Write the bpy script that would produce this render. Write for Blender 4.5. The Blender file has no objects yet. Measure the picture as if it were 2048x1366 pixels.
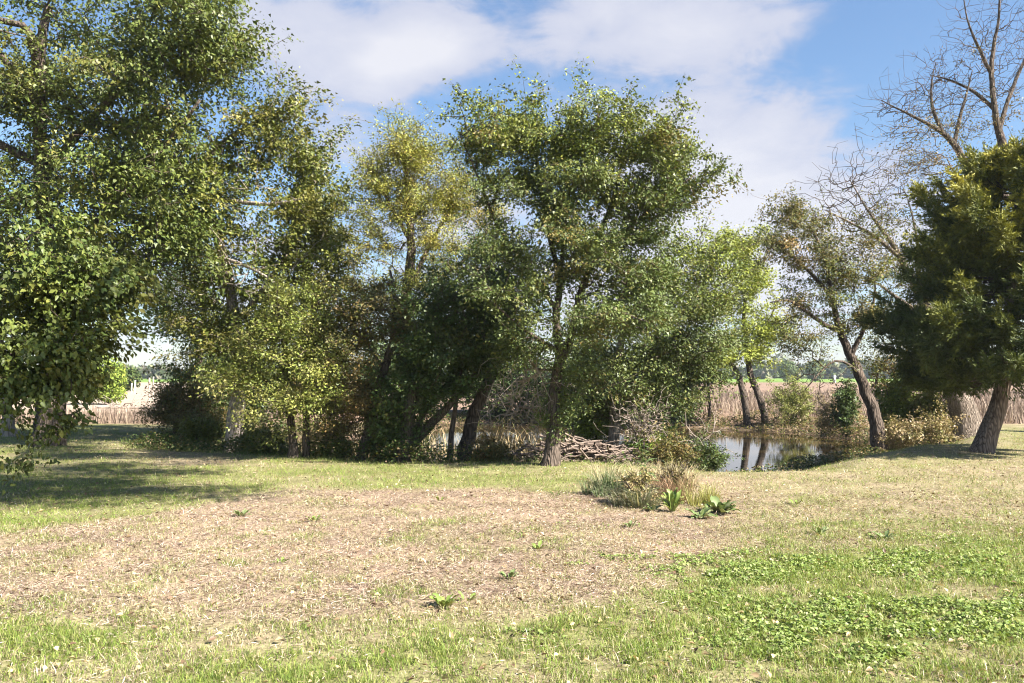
import bpy, math, random
import numpy as np
from mathutils import Vector

# ------------------------------------------------------------------ camera, sky, sun, exposure
scene = bpy.context.scene
col = scene.collection
F = 1600.0                       # focal length in pixels of a 2048 px wide picture
CAM = np.array([0.0, 0.0, 1.7])
PITCH = math.atan(72 / F)
cam_data = bpy.data.cameras.new("camera")
cam_data.lens = F / 2048 * 36
cam_data.clip_end = 6000
cam = bpy.data.objects.new("camera", cam_data)
col.objects.link(cam)
cam.location = CAM
cam.rotation_euler = (math.radians(90) + PITCH, 0, 0)
scene.camera = cam

SUN_EL, SUN_AZ = math.radians(41), math.radians(122)      # azimuth clockwise from +Y
sun_dir = Vector((math.sin(SUN_AZ) * math.cos(SUN_EL), math.cos(SUN_AZ) * math.cos(SUN_EL), math.sin(SUN_EL)))
sl = bpy.data.lights.new("sun", 'SUN')
sl.energy = 5.0
sl.angle = math.radians(0.5)
sl.color = (1.0, 0.945, 0.86)
sun = bpy.data.objects.new("sun", sl)
col.objects.link(sun)
sun.location = (60, -30, 60)
sun.rotation_euler = (-sun_dir).to_track_quat('-Z', 'Y').to_euler()

scene.view_settings.view_transform = 'Standard'
scene.view_settings.look = 'None'
scene.view_settings.exposure = 1.95
scene.view_settings.gamma = 1.0
scene.view_settings.use_curve_mapping = False
scene.render.engine = 'CYCLES'
scene.cycles.max_bounces = 6
scene.cycles.diffuse_bounces = 3
scene.cycles.glossy_bounces = 3
scene.cycles.transmission_bounces = 4
scene.cycles.filter_width = 1.1
scene.cycles.use_denoising = True


def make_world():
    w = bpy.data.worlds.new("World")
    scene.world = w
    w.use_nodes = True
    nt = w.node_tree
    N, L = nt.nodes, nt.links
    N.clear()

    def m(op, a, b=None, c=None):
        n = N.new('ShaderNodeMath')
        n.operation = op
        for i, v in enumerate((a, b, c)):
            if v is None:
                continue
            if isinstance(v, (int, float)):
                n.inputs[i].default_value = v
            else:
                L.new(v, n.inputs[i])
        return n.outputs[0]

    out = N.new('ShaderNodeOutputWorld')
    bg = N.new('ShaderNodeBackground')
    bg.inputs['Strength'].default_value = 0.05
    sky = N.new('ShaderNodeTexSky')
    sky.sky_type = 'NISHITA'
    sky.sun_disc = False
    sky.sun_elevation = SUN_EL
    sky.sun_rotation = SUN_AZ
    sky.air_density = 1.2
    sky.dust_density = 0.6
    sky.ozone_density = 1.6
    tc = N.new('ShaderNodeTexCoord')
    sep = N.new('ShaderNodeSeparateXYZ')
    L.new(tc.outputs['Generated'], sep.inputs[0])
    X, Y, Z = sep.outputs
    az = m('ARCTAN2', X, Y)                                   # 0 = +Y, to the right positive
    el = m('ARCSINE', Z)
    # cloud sheet: direction projected on a flat layer
    zz = m('ADD', m('MAXIMUM', Z, 0.0), 0.22)
    comb = N.new('ShaderNodeCombineXYZ')
    L.new(m('DIVIDE', X, zz), comb.inputs[0])
    L.new(m('DIVIDE', Y, zz), comb.inputs[1])

    def noise(scale, detail, rough, off, dist=0.0):
        mp = N.new('ShaderNodeMapping')
        mp.inputs['Location'].default_value = off
        L.new(comb.outputs[0], mp.inputs[0])
        n = N.new('ShaderNodeTexNoise')
        n.inputs['Scale'].default_value = scale
        n.inputs['Detail'].default_value = detail
        n.inputs['Roughness'].default_value = rough
        n.inputs['Distortion'].default_value = dist
        L.new(mp.outputs[0], n.inputs['Vector'])
        return n.outputs['Fac']

    n1 = noise(2.0, 9, 0.56, (3.1, 7.7, 0), 0.3)
    n2 = noise(6.5, 8, 0.62, (1.3, 2.2, 0.6), 0.3)
    # the larger cloud masses, where they hang in this sky: azimuth, elevation, half widths, weight (degrees)
    blobs = [(-12, 27, 8, 1.8, 0.5), (-8.3, 21.6, 3.0, 1.6, 1.0), (-5.4, 23.2, 3.6, 1.6, 0.95), (-15.5, 22.5, 4, 2.6, 0.7), (-1.0, 28.5, 4, 1.3, 0.35),
             (11.5, 24.3, 7, 3.2, 0.68), (6, 25, 5, 2.2, 0.25), (15, 20.4, 7, 3.0, 0.5), (14.5, 15, 9, 2.6, 0.5),
             (19.5, 24.5, 1.8, 2, 0.3), (13, 12.5, 9, 4.5, 0.7), (27, 26.5, 5, 1.4, 0.35),
             (-12, 15.5, 4, 3.2, 0.6), (-3, 14, 4, 2.5, 0.4), (0, 6, 60, 5, 0.55), (22, 17.5, 4, 1.5, 0.2),
             (19, 10, 7, 3, 0.5)]
    dens = None
    for a, e, wa, we, wt in blobs:
        da = m('DIVIDE', m('SUBTRACT', m('MULTIPLY', az, 57.2958), a), wa)
        de = m('DIVIDE', m('SUBTRACT', m('MULTIPLY', el, 57.2958), e), we)
        r2 = m('ADD', m('MULTIPLY', da, da), m('MULTIPLY', de, de))
        g = m('MULTIPLY', m('EXPONENT', m('MULTIPLY', r2, -0.75)), wt)
        dens = g if dens is None else m('ADD', dens, g)
    wob = m('ADD', m('MULTIPLY', m('SUBTRACT', n1, 0.48), 1.9), m('MULTIPLY', m('SUBTRACT', n2, 0.5), 1.25))
    fld = m('ADD', dens, wob)
    # outside the view, the same kind of broken cloud by noise alone
    far = m('SMOOTH_MIN', 1.0, m('MAXIMUM', m('DIVIDE', m('SUBTRACT', m('ABSOLUTE', az), 0.62), 0.2), 0.0), 0.1)
    fld = m('ADD', fld, m('MULTIPLY', far, -0.02))
    mr = N.new('ShaderNodeMapRange')
    mr.interpolation_type = 'SMOOTHSTEP'
    mr.inputs['From Min'].default_value = 0.20
    mr.inputs['From Max'].default_value = 0.76
    mr.inputs['To Max'].default_value = 0.93
    L.new(fld, mr.inputs['Value'])
    # cloud tone: bright puffs, lavender-grey sheets
    tone = N.new('ShaderNodeMapRange')
    tone.inputs['From Min'].default_value = 0.5
    tone.inputs['From Max'].default_value = 1.5
    hz = m('EXPONENT', m('MULTIPLY', m('MULTIPLY', el, el), -32.0))
    L.new(m('ADD', fld, m('MULTIPLY', hz, 0.75)), tone.inputs['Value'])
    cc = N.new('ShaderNodeMixRGB')
    cc.inputs[1].default_value = (3.2, 3.4, 4.2, 1)
    cc.inputs[2].default_value = (4.6, 4.6, 4.9, 1)
    L.new(tone.outputs[0], cc.inputs[0])
    # a clear blue a little cleaner than the physical sky
    tint = N.new('ShaderNodeMixRGB')
    tint.blend_type = 'MULTIPLY'
    tint.inputs[0].default_value = 1.0
    tint.inputs[2].default_value = (0.80, 0.90, 1.02, 1)
    L.new(sky.outputs[0], tint.inputs[1])
    mx = N.new('ShaderNodeMixRGB')
    L.new(mr.outputs[0], mx.inputs[0])
    L.new(tint.outputs[0], mx.inputs[1])
    L.new(cc.outputs[0], mx.inputs[2])
    L.new(mx.outputs[0], bg.inputs['Color'])
    L.new(bg.outputs[0], out.inputs[0])


make_world()

# ------------------------------------------------------------------ helpers


def tag(o, label=None, cat=None, group=None, kind=None):
    for k, v in (('label', label), ('category', cat), ('group', group), ('kind', kind)):
        if v:
            o[k] = v
    return o


def empty(name, loc):
    o = bpy.data.objects.new(name, None)
    o.location = loc
    o.empty_display_size = 0.3
    col.objects.link(o)
    return o


def mesh_from(name, v, faces, mat, colors=None, parent=None, base=None, smooth=True):
    """v (n,3); faces: list of (m,k) int arrays; colors (n,3)."""
    v = np.asarray(v, np.float32).reshape(-1, 3)
    if base is not None:
        v = v - np.asarray(base, np.float32)
    me = bpy.data.meshes.new(name)
    me.vertices.add(len(v))
    me.vertices.foreach_set("co", v.ravel())
    faces = [np.asarray(f, np.int32) for f in faces if len(f)]
    idx = np.concatenate([f.ravel() for f in faces])
    sizes = np.concatenate([np.full(len(f), f.shape[1], np.int32) for f in faces])
    starts = np.concatenate([[0], np.cumsum(sizes)[:-1]]).astype(np.int32)
    me.loops.add(len(idx))
    me.loops.foreach_set("vertex_index", idx)
    me.polygons.add(len(sizes))
    me.polygons.foreach_set("loop_start", starts)
    if colors is not None:
        a = me.color_attributes.new("Col", 'FLOAT_COLOR', 'POINT')
        c = np.ones((len(v), 4), np.float32)
        c[:, :3] = colors
        a.data.foreach_set("color", c.ravel())
    me.update(calc_edges=True)
    if not smooth:
        me.shade_flat()
    me.materials.append(mat)
    o = bpy.data.objects.new(name, me)
    col.objects.link(o)
    if parent is not None:
        o.parent = parent
    return o


_tab = {}


def vnoise(x, y, seed=0):
    if seed not in _tab:
        _tab[seed] = np.random.default_rng(1000 + seed).random((128, 128))
    t = _tab[seed]
    xi, yi = np.floor(x).astype(int), np.floor(y).astype(int)
    fx, fy = x - xi, y - yi
    fx, fy = fx * fx * (3 - 2 * fx), fy * fy * (3 - 2 * fy)
    g = lambda i, j: t[(xi + i) % 128, (yi + j) % 128]
    return (g(0, 0) * (1 - fx) + g(1, 0) * fx) * (1 - fy) + (g(0, 1) * (1 - fx) + g(1, 1) * fx) * fy


def fbm(x, y, seed=0, octs=4, gain=0.55):
    s, a, tot = 0, 1.0, 0
    for k in range(octs):
        s = s + a * vnoise(x * 2 ** k + 17.3 * k, y * 2 ** k + 5.1 * k, seed + k)
        tot += a
        a *= gain
    return s / tot


def smooth(t):
    t = np.clip(t, 0, 1)
    return t * t * (3 - 2 * t)


def pond_e(x, y):
    w = 0.05 * np.sin(0.9 * x + 0.4) + 0.035 * np.sin(1.7 * y + 0.5 * x)
    return np.sqrt(((x - 1.0) / 10.3) ** 2 + ((y - 28.3) / 9.3) ** 2) + w * 0.7


WATER_Z = -0.55


def lip_e(x, y):
    """how far out the pond bank starts to fall away"""
    near = smooth((24 - y) / 4)
    return 1.34 - 0.13 * smooth((-2 - x) / 3) * smooth((y - 18.5) / 6) + near * (0.17 * smooth((x - 1.2) / 2.0) - 0.24 * smooth((x - 4.5) / 6.5))


def terrain(x, y):
    x, y = np.asarray(x, float), np.asarray(y, float)
    e = pond_e(x, y)
    t = np.clip((e - 0.93) / (lip_e(x, y) - 0.93), 0, 1)
    z = -0.68 * (1 - t ** 1.7) - np.clip(0.93 - e, 0, 1) * 0.8
    z = z + 0.10 * (fbm(x * 0.22, y * 0.22, 3) - 0.5) * np.clip((y - 3) / 6, 0, 1)
    z = z + 0.035 * (fbm(x * 1.3, y * 1.3, 9, 3) - 0.5)
    z = z + 0.002 * np.clip(y - 60, 0, None) + 0.004 * np.clip(y - 230, 0, None)
    return z


def ray(px, py):
    dx, u = (px - 1024) / F, (683 - py) / F
    return np.array([dx, math.cos(PITCH) - u * math.sin(PITCH), math.sin(PITCH) + u * math.cos(PITCH)])


def P(px, py, D):
    """point seen in direction (px, py) at the distance D ahead"""
    d = ray(px, py)
    return CAM + d * (D / d[1])


def ground_at(px, py):
    d = ray(px, py)
    for t in np.arange(3, 80, 0.02):
        p = CAM + d * t
        if p[2] <= terrain(p[0], p[1]):
            return p
    return p


def G(x, y, dz=0.0):
    return np.array([x, y, float(terrain(x, y)) + dz])


# ------------------------------------------------------------------ materials
def new_mat(name):
    m = bpy.data.materials.new(name)
    m.use_nodes = True
    nt = m.node_tree
    nt.nodes.clear()
    out = nt.nodes.new('ShaderNodeOutputMaterial')
    return m, nt, nt.nodes, nt.links, out


def leaf_material(name, trans=0.35, rough=0.45, gain=1.0):
    m, nt, N, L, out = new_mat(name)
    at = N.new('ShaderNodeAttribute')
    at.attribute_name = "Col"
    pb = N.new('ShaderNodeBsdfPrincipled')
    pb.inputs['Roughness'].default_value = rough
    pb.inputs['Specular IOR Level'].default_value = 0.32
    tr = N.new('ShaderNodeBsdfTranslucent')
    bright = N.new('ShaderNodeMixRGB')
    bright.blend_type = 'MULTIPLY'
    bright.inputs[0].default_value = 1
    bright.inputs[2].default_value = (1.35 * gain, 1.3 * gain, 0.7 * gain, 1)
    mix = N.new('ShaderNodeMixShader')
    mix.inputs[0].default_value = trans
    L.new(at.outputs['Color'], pb.inputs['Base Color'])
    L.new(at.outputs['Color'], bright.inputs[1])
    L.new(bright.outputs[0], tr.inputs['Color'])
    L.new(pb.outputs[0], mix.inputs[1])
    L.new(tr.outputs[0], mix.inputs[2])
    L.new(mix.outputs[0], out.inputs[0])
    return m


def bark_material(name, c1, c2, scale=9.0, bump=0.6, stretch=0.22):
    m, nt, N, L, out = new_mat(name)
    tc = N.new('ShaderNodeTexCoord')
    mp = N.new('ShaderNodeMapping')
    mp.inputs['Scale'].default_value = (1, 1, stretch)
    L.new(tc.outputs['Object'], mp.inputs[0])
    vo = N.new('ShaderNodeTexVoronoi')
    vo.feature = 'DISTANCE_TO_EDGE'
    vo.inputs['Scale'].default_value = scale * 1.8
    no = N.new('ShaderNodeTexNoise')
    no.inputs['Scale'].default_value = scale
    no.inputs['Detail'].default_value = 8
    no.inputs['Roughness'].default_value = 0.65
    dv = N.new('ShaderNodeVectorMath')
    dv.operation = 'ADD'
    L.new(mp.outputs[0], dv.inputs[0])
    n0 = N.new('ShaderNodeTexNoise')
    n0.inputs['Scale'].default_value = 6
    L.new(mp.outputs[0], n0.inputs['Vector'])
    sc = N.new('ShaderNodeVectorMath')
    sc.operation = 'SCALE'
    sc.inputs['Scale'].default_value = 0.12
    L.new(n0.outputs['Color'], sc.inputs[0])
    L.new(sc.outputs[0], dv.inputs[1])
    L.new(dv.outputs[0], vo.inputs['Vector'])
    L.new(mp.outputs[0], no.inputs['Vector'])
    mul = N.new('ShaderNodeMath')
    mul.operation = 'MULTIPLY_ADD'
    mul.inputs[1].default_value = 2.2
    L.new(vo.outputs['Distance'], mul.inputs[0])
    L.new(no.outputs['Fac'], mul.inputs[2])
    ramp = N.new('ShaderNodeValToRGB')
    ramp.color_ramp.elements[0].position = 0.38
    ramp.color_ramp.elements[0].color = (*c1, 1)
    ramp.color_ramp.elements[1].position = 0.95
    ramp.color_ramp.elements[1].color = (*c2, 1)
    L.new(mul.outputs[0], ramp.inputs[0])
    bp = N.new('ShaderNodeBump')
    bp.inputs['Strength'].default_value = bump
    bp.inputs['Distance'].default_value = 0.05
    L.new(mul.outputs[0], bp.inputs['Height'])
    pb = N.new('ShaderNodeBsdfPrincipled')
    pb.inputs['Roughness'].default_value = 0.9
    pb.inputs['Specular IOR Level'].default_value = 0.15
    L.new(ramp.outputs[0], pb.inputs['Base Color'])
    L.new(bp.outputs[0], pb.inputs['Normal'])
    L.new(pb.outputs[0], out.inputs[0])
    return m


def noise_material(name, c1, c2, scale=6.0, rough=0.9, spec=0.15, bump=0.0):
    m, nt, N, L, out = new_mat(name)
    tc = N.new('ShaderNodeTexCoord')
    no = N.new('ShaderNodeTexNoise')
    no.inputs['Scale'].default_value = scale
    no.inputs['Detail'].default_value = 6
    L.new(tc.outputs['Object'], no.inputs['Vector'])
    ramp = N.new('ShaderNodeValToRGB')
    ramp.color_ramp.elements[0].position = 0.32
    ramp.color_ramp.elements[0].color = (*c1, 1)
    ramp.color_ramp.elements[1].position = 0.68
    ramp.color_ramp.elements[1].color = (*c2, 1)
    L.new(no.outputs['Fac'], ramp.inputs[0])
    pb = N.new('ShaderNodeBsdfPrincipled')
    pb.inputs['Roughness'].default_value = rough
    pb.inputs['Specular IOR Level'].default_value = spec
    L.new(ramp.outputs[0], pb.inputs['Base Color'])
    if bump:
        bp = N.new('ShaderNodeBump')
        bp.inputs['Strength'].default_value = bump
        bp.inputs['Distance'].default_value = 0.02
        L.new(no.outputs['Fac'], bp.inputs['Height'])
        L.new(bp.outputs[0], pb.inputs['Normal'])
    L.new(pb.outputs[0], out.inputs[0])
    return m


M_LEAF = leaf_material("leaf", trans=0.14, rough=0.48)
M_NEEDLE = leaf_material("scale_leaf", trans=0.12, rough=0.6)
M_GRASS = leaf_material("grass_blade", trans=0.28, rough=0.55)
M_STRAW = leaf_material("straw", trans=0.10, rough=0.75, gain=0.8)
M_FAR = leaf_material("far_leaf", trans=0.15, rough=0.8)
M_BARK = bark_material("grey_brown_bark", (0.03, 0.024, 0.018), (0.13, 0.10, 0.08))
M_BARK_PALE = bark_material("pale_bark", (0.11, 0.09, 0.075), (0.36, 0.30, 0.25), bump=0.5)
M_BARK_FURROW = bark_material("furrowed_bark", (0.09, 0.07, 0.055), (0.30, 0.24, 0.19), scale=17, bump=1.0, stretch=0.13)
M_BARK_CEDAR = bark_material("stringy_cedar_bark", (0.05, 0.035, 0.028), (0.25, 0.19, 0.155), scale=10, bump=0.7, stretch=0.1)
M_TWIG = noise_material("twig", (0.045, 0.034, 0.027), (0.12, 0.09, 0.072), 3)
M_TWIG_PALE = noise_material("pale_twig", (0.2, 0.16, 0.13), (0.36, 0.30, 0.25), 3)
M_STICK = noise_material("dead_stick", (0.07, 0.05, 0.04), (0.27, 0.21, 0.17), 5, bump=0.4)
M_BLACK = noise_material("black_plastic", (0.012, 0.012, 0.013), (0.02, 0.02, 0.021), 8, rough=0.3, spec=0.5)
M_WHITE = noise_material("white_paint", (0.72, 0.71, 0.68), (0.82, 0.81, 0.79), 5, rough=0.6)
M_POST = noise_material("weathered_post", (0.35, 0.29, 0.23), (0.52, 0.45, 0.37), 5)


# ------------------------------------------------------------------ geometry builders
def norm(a):
    return a / np.maximum(np.linalg.norm(a, axis=-1, keepdims=True), 1e-9)


def leaf_geo(c, ax, nr, Ln, W, fold=0.16):
    """bent kite leaves: four vertices, two triangles each"""
    n = len(c)
    Ln = np.broadcast_to(Ln, (n,))[:, None]
    W = np.broadcast_to(W, (n,))[:, None]
    ax = norm(ax)
    side = norm(np.cross(ax, nr))
    nr = np.cross(side, ax)
    mid = c + ax * Ln * 0.42
    v = np.stack([c, mid + side * W * 0.5 + nr * W * fold, c + ax * Ln - nr * Ln * 0.12, mid - side * W * 0.5 + nr * W * fold], 1)
    b = np.arange(n)[:, None] * 4
    f = np.concatenate([b + np.array([[0, 1, 2]]), b + np.array([[0, 2, 3]])], 0)
    return v.reshape(-1, 3), f


def leaf_tri(c, ax, nr, Ln, W):
    """small leaves, one triangle each"""
    n = len(c)
    ax = norm(ax)
    side = norm(np.cross(ax, nr))
    b = c + ax * (Ln * .12)[:, None]
    v = np.stack([b + side * (W * .5)[:, None], c + ax * Ln[:, None], b - side * (W * .5)[:, None]], 1)
    return v.reshape(-1, 3), np.arange(n * 3).reshape(-1, 3)


def blade_geo(c, d, h, w, bend, rng, seg3=True):
    """upright blades: base point, lean direction d (n,2), height, width"""
    n = len(c)
    ang = rng.random(n) * 2 * math.pi
    s = np.stack([np.cos(ang), np.sin(ang), np.zeros(n)], 1) * (w / 2)[:, None]
    lean = np.concatenate([d, np.zeros((n, 1))], 1) * (h * bend)[:, None]
    up = np.zeros((n, 3))
    up[:, 2] = 1
    if seg3:
        mid = c + up * (h * 0.55)[:, None] + lean * 0.3
        top = c + up * (h * np.maximum(0.15, 1 - 0.35 * bend))[:, None] + lean
        v = np.stack([c - s, c + s, mid - s * 0.75, mid + s * 0.75, top], 1)
        b = np.arange(n)[:, None] * 5
        f = np.concatenate([b + np.array([[0, 1, 3]]), b + np.array([[0, 3, 2]]), b + np.array([[2, 3, 4]])], 0)
        return v.reshape(-1, 3), f, 5
    top = c + up * (h * np.maximum(0.15, 1 - 0.35 * bend))[:, None] + lean
    v = np.stack([c - s, c + s, top], 1)
    f = np.arange(n * 3).reshape(-1, 3)
    return v.reshape(-1, 3), f, 3


def catmull(pts, rad, step):
    pts, rad = np.asarray(pts, float), np.asarray(rad, float)
    op, orr = [], []
    n = len(pts)
    for i in range(n - 1):
        p0, p1, p2, p3 = pts[max(i - 1, 0)], pts[i], pts[i + 1], pts[min(i + 2, n - 1)]
        k = max(1, int(np.linalg.norm(p2 - p1) / step))
        for j in range(k):
            t = j / k
            op.append(0.5 * ((2 * p1) + (-p0 + p2) * t + (2 * p0 - 5 * p1 + 4 * p2 - p3) * t * t + (-p0 + 3 * p1 - 3 * p2 + p3) * t ** 3))
            orr.append(rad[i] * (1 - t) + rad[i + 1] * t)
    op.append(pts[-1])
    orr.append(rad[-1])
    return np.array(op), np.array(orr)


def tube_geo(pts, rad, sides=10, rough=0.0, rng=None, flare=0.0, cap=True):
    n = len(pts)
    t = np.gradient(pts, axis=0)
    t = norm(t)
    ref = np.array([0.31, 0.95, 0.05])
    a = norm(np.cross(t, ref))
    b = np.cross(t, a)
    th = np.arange(sides) / sides * 2 * math.pi
    r = rad[:, None] * np.ones((1, sides))
    if rough and rng is not None:
        ph = rng.random(3) * 6
        zz = np.arange(n)[:, None]
        r = r * (1 + rough * (np.sin(2 * th + ph[0] + zz * 0.31) * 0.5 + np.sin(3 * th + ph[1] - zz * 0.23) * 0.5 + (rng.random((n, sides)) - 0.5) * 0.9))
    if flare:
        dist = np.concatenate([[0], np.cumsum(np.linalg.norm(np.diff(pts, axis=0), axis=1))])
        fl = np.exp(-dist / (rad[0] * 1.6))[:, None]
        r = r * (1 + flare * fl * (0.7 + 0.6 * np.cos(3 * th + 1.0) ** 2))
    ring = pts[:, None, :] + a[:, None, :] * (np.cos(th) * r)[..., None] + b[:, None, :] * (np.sin(th) * r)[..., None]
    v = ring.reshape(-1, 3)
    i, j = np.meshgrid(np.arange(n - 1), np.arange(sides), indexing='ij')
    j2 = (j + 1) % sides
    q = np.stack([i * sides + j, i * sides + j2, (i + 1) * sides + j2, (i + 1) * sides + j], -1).reshape(-1, 4)
    faces = [q]
    if cap:
        v = np.concatenate([v, pts[-1:]])
        k = np.arange(sides)
        faces.append(np.stack([(n - 1) * sides + k, (n - 1) * sides + (k + 1) % sides, np.full(sides, len(v) - 1)], 1))
    return v, faces


def edges_geo(p0, p1, r0, r1):
    """three-sided twigs, one prism per edge"""
    n = len(p0)
    t = norm(p1 - p0)
    ref = np.where(np.abs(t[:, 2:3]) > 0.9, np.array([[1.0, 0, 0]]), np.array([[0, 0, 1.0]]))
    a = norm(np.cross(t, ref))
    b = np.cross(t, a)
    vs = []
    for p, r in ((p0, r0), (p1, r1)):
        for k in range(3):
            th = k * 2.0944
            vs.append(p + (a * math.cos(th) + b * math.sin(th)) * r[:, None])
    v = np.stack(vs, 1).reshape(-1, 3)
    base = np.arange(n)[:, None] * 6
    q = np.concatenate([base + np.array([[k, (k + 1) % 3, 3 + (k + 1) % 3, 3 + k]]) for k in range(3)], 0)
    return v, q


def grow(nodes, dirs, tips, step, rng, lift=0.0, curl=0.45):
    """join every tip to the skeleton; nodes/dirs: start skeleton. Returns pos, parent, tip ids."""
    n0 = len(nodes)
    cap = n0 + len(tips) * 14
    pos = np.zeros((cap, 3))
    dr = np.zeros((cap, 3))
    par = np.full(cap, -1, int)
    pos[:n0], dr[:n0] = nodes, dirs
    n = n0
    d0 = np.array([np.min(np.linalg.norm(nodes - t, axis=1)) for t in tips])
    ids = np.zeros(len(tips), int)
    for k in np.argsort(d0):
        a = tips[k]
        dv = a - pos[:n]
        d = np.linalg.norm(dv, axis=1)
        cosang = np.sum(dv * dr[:n], 1) / np.maximum(d, 1e-6)
        cost = d * (1.25 - 0.35 * cosang) + lift * np.maximum(pos[:n, 2] - a[2], 0)
        i = int(np.argmin(cost))
        p, dd = pos[i], d[i]
        m = int(min(12, max(1, round(dd / step))))
        ctrl = p + dr[i] * dd * curl + (a - p) * 0.15
        last, prev = i, p
        for s in range(1, m + 1):
            t = s / m
            q = (1 - t) ** 2 * p + 2 * t * (1 - t) * ctrl + t * t * a
            if s < m:
                q = q + rng.normal(0, 0.02 * min(1, dd), 3)
            pos[n], par[n] = q, last
            dr[n] = norm(q - prev)
            last, prev = n, q
            n += 1
        ids[k] = last
    return pos[:n], dr[:n], par[:n], ids, n0


def twig_radii(pos, par, n0, ids, r_tip, power=2.3):
    cnt = np.zeros(len(pos))
    np.add.at(cnt, ids, 1.0)
    for i in range(len(pos) - 1, n0 - 1, -1):
        cnt[par[i]] += cnt[i]
    return r_tip * np.maximum(cnt, 1) ** (1 / power)


def pick_colors(pal, n, rng, jitter=0.22):
    w = np.array([p[0] for p in pal], float)
    idx = rng.choice(len(pal), n, p=w / w.sum())
    c = np.array([p[1] for p in pal])[idx]
    return c * (1 + rng.normal(0, jitter, (n, 1))).clip(0.45, 1.7)


def crown_tips(blobs, rng, D, clump_sigma, tips_per, flat=0.6, shoot_up=0.35):
    """blobs: (px, py, rx px, ry px, depth offset m, depth radius m, clumps); every clump is a leafy shoot"""
    tips, cid, k = [], [], 0
    for px, py, rx, ry, dD, rD, nc in blobs:
        c = P(px, py, D + dD)
        ax = np.array([rx / F * (D + dD), rD, ry / F * (D + dD)])
        d = norm(rng.normal(0, 1, (nc, 3)))
        r = rng.random(nc) ** (1 / 2.4)
        for j in range(nc):
            q = c + d[j] * r[j] * ax * rng.uniform(0.72, 1.2)
            n = max(2, int(rng.poisson(tips_per)))
            s = clump_sigma * rng.uniform(0.3, 0.7)
            dr = norm(d[j] * 0.8 + np.array([0, 0, shoot_up]) + rng.normal(0, 0.45, 3))
            ln = clump_sigma * rng.uniform(1.0, 5.0)
            t = np.linspace(-0.55, 0.6, n)
            tips.append(q + dr * (t * ln)[:, None] + rng.normal(0, 1, (n, 3)) * np.array([s, s, s * flat]))
            cid.append(np.full(n, k))
            k += 1
    return np.concatenate(tips), np.concatenate(cid)


N_LEAVES = [0]


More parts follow.
